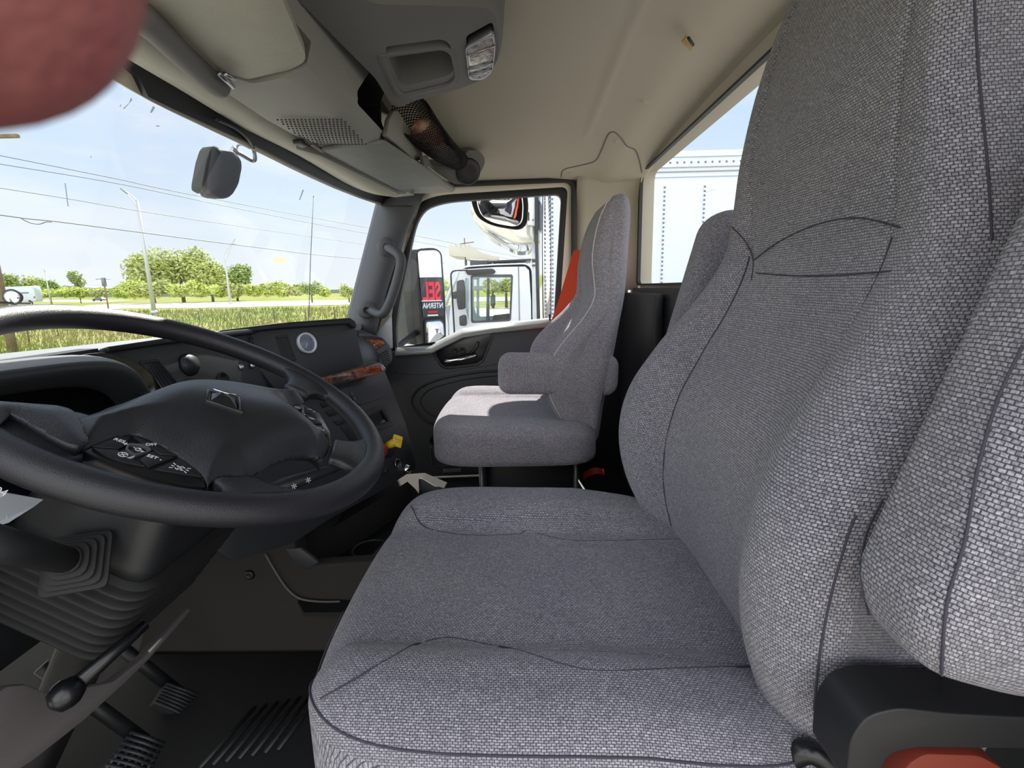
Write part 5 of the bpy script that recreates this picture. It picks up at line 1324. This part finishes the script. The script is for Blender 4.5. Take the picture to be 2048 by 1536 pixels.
# power lines
def wire(px, Xa, Xb, label, r=.02, name='power_line'):
    n = len(px); X0 = px[0][0]; X1 = px[-1][0]; pts = []
    for x, y in px:
        t = (x-X0)/(X1-X0); Xd = 1/((1-t)/Xa+t/Xb); pts.append(at(x, y, X=Xd))
    return tag(tube(name, smoothpath(pts, 6), r, M['wire'], seg=5), label, 'power line', 'power lines across the sky')
wire([(-60, 300), (0, 311), (239, 359), (376, 388), (700, 449), (860, 477), (1075, 523)], 32, 120, 'topmost of the four power lines crossing the sky', .028)
wire([(-60, 317), (0, 328), (239, 368), (461, 414), (700, 461), (860, 488), (1070, 528)], 33, 122, 'second power line from the top, just under the topmost one', .028)
wire([(-60, 366), (0, 376), (139, 398), (290, 424), (461, 450), (700, 485), (830, 505)], 33, 110, 'third power line from the top, single thin wire', .026)
wire([(-60, 423), (0, 430), (60, 438), (120, 444), (290, 466), (500, 493), (700, 516), (890, 526)], 34, 110, 'lowest and thickest power line, passing in front of the nearer street lamp', .042)
wire([(40, 435), (52, 442), (66, 447), (80, 448), (92, 444), (104, 444)], 35.5, 37.5, 'short slack cable loop hanging from the lowest power line at left', .036)
# van and car on the far road
vn = thing('van', 'white box van driving on the far road at the left edge', 'van', at(40, 604, X=150))
q = [at(*p, X=150) for p in [(6, 574), (64, 572), (68, 580), (72, 600), (71, 603), (6, 604)]]
slab('van_body', q, (2.4, 0, 0), M['whitef'], vn, bevel=.12)
slab('side_lettering', [at(*p, X=149.95) for p in [(27, 585), (57, 584), (57, 587), (27, 588)]], (.02, 0, 0), M['greyink'], vn, bevel=0)
slab('tail_light', [at(*p, X=149.95) for p in [(67, 593), (70, 593), (70, 596), (67, 596)]], (.05, 0, 0), M['redp'], vn, bevel=0)
for px in (20, 60): lathe('wheel', at(px, 603, X=150), (-1, 0, 0), [(.42, -.1), (.42, .1), (.2, .12)], M['rubber'], vn, seg=16)
cr_ = thing('car', 'tiny grey car on the far road left of the dark-topped pole', 'car', at(195, 602, X=185))
q = [at(*p, X=185) for p in [(184, 601), (184, 598), (188, 597), (191, 594), (200, 594), (203, 597), (206, 598), (206, 601)]]
slab('car_body', q, (1.8, 0, 0), M['steel'], cr_, bevel=.08)
for px in (188, 202): lathe('wheel', at(px, 601, X=185), (-1, 0, 0), [(.33, -.1), (.33, .1)], M['rubber'], cr_, seg=12)
# own truck outside: whip antenna, hood edge, hood mirror
an = thing('antenna', 'thin whip antenna standing on the hood beyond the windshield', 'antenna', at(617, 655, Y=1.7))
tube('whip', [at(616, 668, Y=1.7), at(618, 620, Y=1.7), at(621, 520, Y=1.7), at(627, 393, Y=1.7)], [.004, .004, .003, .002], M['black'], an, seg=8)
lathe('tip', at(627, 393, Y=1.7), (0, 0, 1), [(.003, -.004), (.005, 0), (.003, .004)], M['black'], an, seg=8)
hdm = thing('hood_mirror', 'small round hood mirror at the left edge just above the steering wheel', 'mirror', at(25, 606, Y=2.1))
hp_ = at(25, 594, Y=2.1); hn = (-hp_).normalized(); hn = (hn+V((-.6, .0, .0))).normalized()
lathe('housing', hp_, hn, [(.012, -.03), (.03, -.015), (.033, 0), (.030, .004)], M['black'], hdm, seg=24)
lathe('mirror_glass', hp_+hn*.004, hn, [(.028, 0), (.02, .003), (.001, .004)], M['mirror'], hdm, seg=24)
tube('bracket', [at(-40, 604, Y=2.1), at(25, 606, Y=2.1), at(60, 606, Y=2.1)], .005, M['black'], hdm)
hood_ = thing('truck_hood', 'white hood of this truck, just visible below the windshield', 'hood', (1.2, 2.0, -1.2))
rg = []
for y, zc in ((.95, -.28), (1.4, -.33), (2.0, -.42), (2.6, -.60), (2.9, -.9)):
    rg.append([V((1.17+math.cos(a)*.72, y, zc-.35+math.sin(a)*.30)) for a in [pi*k/16 for k in range(17)]])
loft('hood_shell', rg, M['white'], hood_, closed=False, caps=False)
# windshield marks
def mark(name, px, m_, P=off(WS, .001)):
    return slab(name, [at(*p, P=P) for p in px], WS[1]*.0004, m_, ws, bevel=0)
def film(name, col, k):
    m = mat(name, col, .9); t = m.node_tree; b = t.nodes['Principled BSDF']; o = t.nodes['Material Output']
    tl_ = t.nodes.new('ShaderNodeBsdfTranslucent'); tl_.inputs[0].default_value = (*s2l(col), 1); tr_ = t.nodes.new('ShaderNodeBsdfTransparent')
    a1 = t.nodes.new('ShaderNodeMixShader'); a1.inputs[0].default_value = .6; t.links.new(b.outputs[0], a1.inputs[1]); t.links.new(tl_.outputs[0], a1.inputs[2])
    a2 = t.nodes.new('ShaderNodeMixShader'); a2.inputs[0].default_value = k; t.links.new(a1.outputs[0], a2.inputs[1]); t.links.new(tr_.outputs[0], a2.inputs[2]); t.links.new(a2.outputs[0], o.inputs[0]); return m
bm_ = film('bug_marks', (120, 122, 130), .55)
mark('sticker_scrap', [(545, 519), (553, 514), (572, 516), (568, 526), (556, 527), (546, 524)], film('tan_residue', (250, 232, 196), .35))
for px in ([(186, 150), (190, 158), (189, 159), (185, 157)], [(262, 195), (264, 200), (248, 218), (246, 217), (258, 206)], [(306, 212), (310, 215), (303, 226), (300, 225)], [(312, 251), (319, 251), (318, 253), (312, 253)], [(129, 366), (131, 366), (137, 412), (135, 413)], [(239, 213), (242, 208), (241, 214)], [(605, 380), (608, 379), (600, 400), (598, 400)], [(180, 312), (183, 313), (182, 316)]):
    mark('smudge', px, bm_)
# ---------------------------------------------------------------- outside mirrors on the passenger door
MX = 2.62
MN = V((-.58, -.815, 0)).normalized()
MP = (at(862, 570, X=MX), MN)
em_ = thing('side_mirror', 'tall grey side mirror outside the passenger window, with mirror-reversed red letters reflected in it', 'mirror', at(850, 690, X=MX))
def mp_(px, h=0): return [at(p[0], p[1], P=off(MP, h)) for p in px]
fr_ = rpoly([(832, 497), (868, 494), (884, 504), (891, 600), (893, 690), (846, 691), (836, 600)], [10, 12, 10, 10, 6, 5, 10], 5)
slab('mirror_frame', mp_(fr_, 0), -MN*.05, M['black'], em_, bevel=.004)
hs = rpoly([(820, 503), (834, 497), (842, 600), (848, 690), (818, 689), (811, 630), (805, 560), (810, 520)], [8, 5, 5, 5, 8, 10, 10, 10], 4)
slab('housing', [at(p.x, p.y, X=MX-.03) for p in hs], (.10, .10, 0), mat('weathered_grey_shell', (56, 60, 58), .5, var=.08, vscale=6), em_, bevel=.012, seg=3)
gl1 = rpoly([(835, 502), (872, 500), (881, 507), (888, 632), (846, 635)], [8, 8, 8, 4, 4], 5)
mesh('upper_glass', mp_(gl1, .004), [tuple(range(len(gl1)))], M['mirror'], em_)
gl2 = rpoly([(851, 642), (882, 639), (888, 646), (890, 672), (868, 690), (853, 690)], [6, 6, 5, 4, 4, 4], 5)
g2 = mp_(gl2, .006); gc2 = sum(g2, V())/len(g2)
ring('lower_bezel', [gc2+(p-gc2)*1.12 for p in g2], g2, -MN*.01, M['black'], em_)
rgm = [[gc2+(p-gc2)*s+MN*(.010*(1-s*s)) for p in g2] for s in (1, .8, .6, .4, .2, .02)]
loft('lower_glass', rgm, M['mirror'], em_)
tube('mirror_bracket', [at(850, 660, X=MX)+V((0, .03, 0)), V((2.22, .62, -.30))], .015, M['black'], em_)
def refl(x, y, Yd):
    p = at(x, y, P=off(MP, .004)); d = p.normalized(); r_ = d-MN*2*d.dot(MN); return p+r_*((Yd-p.y)/r_.y)
YS = -15.
c_tl, c_tr, c_bl, c_br = refl(838, 556, YS), refl(884, 553, YS), refl(846, 640, YS), refl(892, 636, YS)
sg = thing('building_sign', 'dark sign board with red and white letters, seen reflected in the side mirror', 'sign', ((c_tl.x+c_tr.x)/2, YS, GZ))
x0 = min(c_tl.x, c_tr.x)-.6; x1 = max(c_tl.x, c_tr.x)+.6; z1 = (c_tl.z+c_tr.z)/2; z0 = GZ
box('board', ((x0+x1)/2, YS-.06, (z1+z0)/2), (x1-x0, .1, z1-z0), mat('sign_black', (44, 44, 50), .6), sg, bevel=.01)
A_, B_ = refl(881, 582, YS), refl(845, 584, YS); wS = (A_-B_).length
ts = text('letters', 'SEL', (A_+B_)/2, (-1, 0, 0), (0, 1, 0), 1.0, mat('sign_red', (224, 48, 70), .5), sg, depth=.01, bold=.03)
hS = abs(refl(862, 564, YS).z-refl(862, 603, YS).z)
xs = [v.co.x for v in ts.data.vertices]; zs_ = [v.co.z for v in ts.data.vertices]; cxx = (min(xs)+max(xs))/2; czz = (min(zs_)+max(zs_))/2
for v in ts.data.vertices:
    v.co.x = (A_.x+B_.x)/2+(v.co.x-cxx)*wS/(max(xs)-min(xs)); v.co.z = refl(862, 583, YS).z+(v.co.z-czz)*hS/(max(zs_)-min(zs_))
A_, B_ = refl(886, 612, YS), refl(845, 614, YS); wS = (A_-B_).length; ts = text('letters', 'NTERNA', (A_+B_)/2, (-1, 0, 0), (0, 1, 0), 1.0, M['white'], sg, depth=.01, bold=.02)
hS = abs(refl(864, 606, YS).z-refl(864, 617, YS).z); xs = [v.co.x for v in ts.data.vertices]; zs_ = [v.co.z for v in ts.data.vertices]; cxx = (min(xs)+max(xs))/2; czz = (min(zs_)+max(zs_))/2
for v in ts.data.vertices:
    v.co.x = (A_.x+B_.x)/2+(v.co.x-cxx)*wS/(max(xs)-min(xs)); v.co.z = refl(864, 611, YS).z+(v.co.z-czz)*hS/(max(zs_)-min(zs_))
def bar(name, x0_, x1_, y0_, y1_, m_):
    a, b = refl(x0_, (y0_+y1_)/2, YS), refl(x1_, (y0_+y1_)/2, YS); za, zb_ = refl((x0_+x1_)/2, y0_, YS).z, refl((x0_+x1_)/2, y1_, YS).z
    box(name, ((a.x+b.x)/2, YS+.01, (za+zb_)/2), (abs(a.x-b.x), .02, abs(za-zb_)), m_, sg, bevel=0)
bar('white_rule', 843, 884, 600.5, 602.5, M['white']); bar('red_strip', 856, 875, 622, 626, M['redp']); bar('white_strip', 855, 876, 629, 632, M['whitef'])
# look-down mirror over the door
lm = thing('lookdown_mirror', 'rounded rectangular convex mirror hanging above the passenger window outside', 'mirror', at(1000, 420, X=2.36))
LN = V((-.80, .05, -.42)).normalized(); LP_ = (at(1000, 425, X=2.36), LN)
lo_ = rpoly([(940, 372), (1052, 372), (1057, 410), (1055, 448), (1040, 461), (985, 452), (955, 436), (944, 410)], [10, 12, 10, 14, 14, 20, 14, 10], 6)
a_ = [at(p.x, p.y, P=LP_) for p in lo_]; ac = sum(a_, V())/len(a_); ai = [ac+(p-ac)*.90 for p in a_]
loft('housing', [[p-LN*.0 for p in a_], [ac+(p-ac)*.96-LN*.03 for p in a_], [ac+(p-ac)*.5-LN*.05 for p in a_]], M['white'], lm)
ring('mirror_rim', [p+LN*.004 for p in a_], [p+LN*.004 for p in ai], -LN*.012, M['black'], lm, bevel=.002)
loft('mirror_glass', [[ac+(p-ac)*s+LN*(.003+.020*(1-s*s)) for p in ai] for s in (1, .85, .7, .55, .4, .25, .1, .01)], M['mirror'], lm)
tube('bracket', [ac-LN*.04, ac-LN*.02+V((-.08, 0, .14))], .01, M['black'], lm)
# ---------------------------------------------------------------- neighbouring trailer
TX = 6.5
tl = thing('trailer', 'long white riveted box trailer parked alongside, seen through the back window and the door window', 'trailer', at(1300, 570, X=TX))
yf = at(1101, 500, X=TX).y; zt_ = at(1470, 298, X=TX).z
box('trailer_box', (TX+1.3, (yf-13)/2, (zt_-1.2)/2), (2.6, yf+13, zt_+1.2), M['whitef'], tl, bevel=.03)
cyl = V((TX+.14, yf+.0, 0)); yA = at(1074, 500, X=TX).y
g = []
for z in (-1.2, zt_-.02): g.append([V((TX, yf, z)), V((TX+.01, yf+(yA-yf)*.55, z)), V((TX+.07, yf+(yA-yf)*.9, z)), V((TX+.2, yA, z)), V((TX+2.6, yA, z)), V((TX+2.6, yf, z))])
loft('corner_post', g, M['chrome'], tl)
geo = []
def rv(y, z, x=TX): geo.append(g_lathe((x-.002, y, z), (-1, 0, 0), [(.014, 0), (.010, .006), (.001, .008)], 6))
yc0 = at(1105, 500, X=TX).y
ys = [at(1327, 450, X=TX).y-k*.49 for k in range(-3, 12)]
for y in [yc0]+ys:
    for k in range(52):
        z = zt_-.42-k*.052
        if z > -.9: rv(y, z)
for k in range(90): rv(yf-.1-k*.085, at(1400, 324, X=TX).z)
a, b = join_geo(geo); mesh('rivets', a, b, M['steel'], tl)
for zpx, hh_ in ((312, .015), (332, .02), (340, .035), (352, .015)):
    z = at(1400, zpx, X=TX).z; box('side_rail', (TX-.006, (yf-13)/2, z), (.02, yf+13, hh_), M['alu'] if hh_ == .035 else M['whitef'], tl, bevel=.003)
for y in ys: box('panel_seam', (TX-.003, y+.02, (zt_-.4-1.0)/2), (.008, .004, zt_-.4+1.0), M['whitef'], tl, bevel=0)
slab('tape_patch', [at(*p, X=TX-.005) for p in [(1403, 376), (1432, 378), (1422, 381), (1414, 384)]], (.004, 0, 0), M['white'], tl, bevel=0)
for y in (-8.5, -9.9):
    lathe('wheel', (TX+.15, y, GZ+.52), (-1, 0, 0), [(.52, -.25), (.52, .12), (.3, .15), (.28, .02), (.1, .05)], M['rubber'], tl, seg=28)
box('landing_leg', (TX+.5, yf-2.0, (-1.2+GZ)/2), (.12, .12, 1.2), M['steel'], tl)
tube('front_pipe', [at(1073, 330, X=TX-.02), at(1073, 480, X=TX-.02), at(1077, 640, X=TX-.02), at(1079, 740, X=TX-.02)], .022, M['black'], tl, seg=8)
ru = thing('refrigeration_unit', 'rounded glossy white refrigeration unit on the trailer front, behind the look-down mirror', 'refrigeration unit', at(1060, 480, X=TX))
rp3 = rpoly([(1071, 300), (938, 300), (940, 432), (958, 450), (985, 466), (1036, 492), (1066, 489), (1071, 484)], [3, 20, 20, 15, 15, 12, 5, 3], 6)
gloss = mat('glossy_white_shell', (222, 224, 216), .16, coat=.8, metal=.35)
q = [at(p.x, p.y, X=TX+.25) for p in rp3]; qc = sum(q, V())/len(q)
loft('shell', [[V((TX+.05, p.y, p.z)) for p in [qc+(p-qc)*.86 for p in q]], [V((TX+.12, p.y, p.z)) for p in [qc+(p-qc)*.96 for p in q]], q, [p+V((2.0, 0, 0)) for p in q], [V((TX+2.45, p.y, p.z)) for p in [qc+(p-qc)*.9 for p in q]]], gloss, ru)
slab('front_flap', [at(*p, X=TX+.0) for p in [(1055, 392), (1072, 392), (1072, 452), (1055, 450)]], (.1, 0, 0), M['white'], ru, bevel=.01)
lathe('bolt', at(1066, 440, X=TX), (-1, 0, 0), [(.012, 0), (.008, .006)], M['steel'], ru, seg=10)
slab('amber_marker', [at(*p, X=TX) for p in [(1055, 424), (1059, 424), (1059, 442), (1055, 442)]], (.02, 0, 0), M['label'], ru, bevel=.002)
# ---------------------------------------------------------------- neighbouring cab
CX = 12.0
nc = thing('truck', 'white day-cab truck parked beyond the passenger window with dark light bar and mirrors', 'truck', at(1000, 700, X=CX))
bp_ = rpoly([(886, 760), (886, 655), (888, 608), (915, 541), (930, 533), (992, 529), (1052, 527), (1064, 536), (1068, 600), (1069, 760)], [3, 3, 10, 12, 15, 3, 8, 8, 3, 3], 5)
def T3(px, X=CX): return [at(p[0], p[1], X=X) for p in px]
win = rpoly([(943, 552), (1024, 551), (1020, 640), (944, 644)], 5, 4); vw = rpoly([(930, 556), (938, 556), (937, 640), (932, 622)], 2, 3)
side = rpoly([(898, 760), (898, 640), (902, 596), (920, 541), (930, 533), (992, 529), (1052, 527), (1064, 536), (1068, 600), (1069, 760)], [3, 3, 10, 12, 15, 3, 8, 8, 3, 3], 5)
for dx in (0, 2.24):
    sd_ = slab('cab_side', [p+V((dx, 0, 0)) for p in T3([(p.x, p.y) for p in side])], (.06, 0, 0), M['white'], nc, bevel=.015)
    cut(sd_, [g_slab([p+V((dx-.2, 0, 0)) for p in T3([(p.x, p.y) for p in win])], (.5, 0, 0)), g_slab([p+V((dx-.2, 0, 0)) for p in T3([(p.x, p.y) for p in vw])], (.5, 0, 0))])
slab('roof', T3([(915, 542), (930, 532), (992, 528), (1052, 526), (1065, 535), (1069, 600), (1070, 760), (1063, 760), (1061, 600), (1057, 541), (1050, 534), (992, 535), (932, 539), (917, 547)]), (2.3, 0, 0), M['white'], nc, bevel=.01)
slab('cowl', T3([(886, 655), (890, 612), (897, 650), (897, 760), (886, 760)]), (2.3, 0, 0), M['white'], nc, bevel=.02)
tube('windshield_pillar', T3([(917, 542), (890, 610)], CX+.05), .05, M['white'], nc)
tube('windshield_pillar', T3([(917, 542), (890, 610)], CX+2.2), .05, M['white'], nc)
wq_ = T3([(p.x, p.y) for p in win], CX-.01); wcn = sum(wq_, V())/len(wq_)
ring('window_seal', [wcn+(p-wcn)*1.05 for p in wq_], [wcn+(p-wcn)*.96 for p in wq_], (.03, 0, 0), M['dash'], nc)
mesh('side_glass', [p+V((.02, 0, 0)) for p in wq_], [tuple(range(len(wq_)))], M['tglass'], nc)
vq = T3([(p.x, p.y) for p in vw], CX-.01); mesh('vent_glass', vq, [tuple(range(len(vq)))], M['tglass'], nc)
wsq = [at(888, 608, X=CX+.1), at(914, 542, X=CX+.15), at(914, 542, X=CX+.15)+V((2.0, 0, 0)), at(888, 608, X=CX+.1)+V((2.1, 0, 0))]
mesh('windshield_glass', [p+V((0, .03, .02)) for p in wsq], [(0, 1, 2, 3)], M['tglass'], nc)
slab('far_pillar', T3([(974, 556), (979, 556), (979, 642), (972, 642)], CX+2.1), (.06, 0, 0), M['steel'], nc, bevel=.005)
slab('cab_seat', T3([(985, 700), (985, 632), (1020, 628), (1020, 700)], CX+.9), (.5, 0, 0), M['black'], nc, bevel=.03)
slab('headrest', T3([(980, 592), (990, 590), (990, 612), (981, 612)], CX+1.3), (.3, 0, 0), M['steel'], nc, bevel=.02)
tube('door_seam', [at(1037, 532, X=CX-.005), at(1040, 700, X=CX-.005)], .012, M['steel'], nc, seg=6)
slab('light_bar', T3([(p.x, p.y) for p in rpoly([(929, 540), (985, 537), (992, 542), (988, 548), (935, 550)], 4, 4)], CX-.06), (.08, 0, 0), M['black'], nc, bevel=.01)
tube('mirror_rail', smoothpath(T3([(935, 540), (912, 541), (904, 545), (902, 556), (905, 600), (909, 668)], CX-.25), 5), .02, M['black'], nc)
slab('mirror_head', T3([(p.x, p.y) for p in rpoly([(913, 562), (926, 558), (929, 575), (930, 618), (916, 620), (913, 600)], 4, 4)], CX-.3), (.2, 0, 0), M['dash'], nc, bevel=.02)
slab('lower_mirror', T3([(p.x, p.y) for p in rpoly([(918, 632), (931, 630), (933, 652), (919, 652)], 4, 4)], CX-.3), (.2, 0, 0), M['dash'], nc, bevel=.02)
slab('mirror_mount', T3([(905, 584), (915, 582), (915, 597), (906, 598)], CX-.27), (.1, 0, 0), M['dash'], nc, bevel=.01)
slab('roof_box', T3([(940, 519), (976, 520), (976, 532), (940, 534)], CX+.5), (1.2, 0, 0), M['dash'], nc, bevel=.02)
slab('roof_deflector', T3([(976, 521), (1062, 517), (1063, 520), (976, 525)], CX+.3), (1.6, 0, 0), M['black'], nc, bevel=.005)
for px in (985, 1055): tube('deflector_post', T3([(px, 520), (px, 530)], CX+.5), .02, M['whitef'], nc)
hq = T3([(898, 650), (880, 652), (840, 662), (790, 676), (770, 700), (775, 790), (900, 790)], CX+.1)
slab('hood', hq, (2.0, 0, 0), M['white'], nc, bevel=.12, seg=4)
lathe('wheel', at(800, 755, X=CX+.05), (-1, 0, 0), [(.50, -.3), (.50, .05), (.3, .08), (.26, .0), (.1, .04)], M['rubber'], nc, seg=28)
lathe('wheel', at(1060, 755, X=CX+.05), (-1, 0, 0), [(.50, -.3), (.50, .05), (.3, .08), (.26, .0), (.1, .04)], M['rubber'], nc, seg=28)
# dump body in the distance
DX = 17.
dbd = thing('dump_body', 'grey dump body with a notched top edge rising behind the white cab', 'dump body', at(940, 560, X=DX))
px = [(898, 511), (898, 489)]
for k in range(4): px += [(901+9.6*k, 488), (903+9.6*k, 494), (908+9.6*k, 495), (909.5+9.6*k, 489)]
px += [(938, 489), (950, 497), (965, 506), (996, 514), (995, 519), (932, 519), (932, 514)]
slab('shield', [at(*p, X=DX) for p in px], (2.3, 0, 0), mat('dump_grey', (178, 174, 160), .7, var=.06, vscale=1.5), dbd, bevel=.01)
tube('support', [at(932, 515, X=DX+.2), at(932, 640, X=DX+.2)], .04, M['steel'], dbd)
box('dump_box', at(965, 660, X=DX)+V((1.2, -.6, 0)), (2.3, 3.2, .8), M['steel'], dbd, bevel=.03)
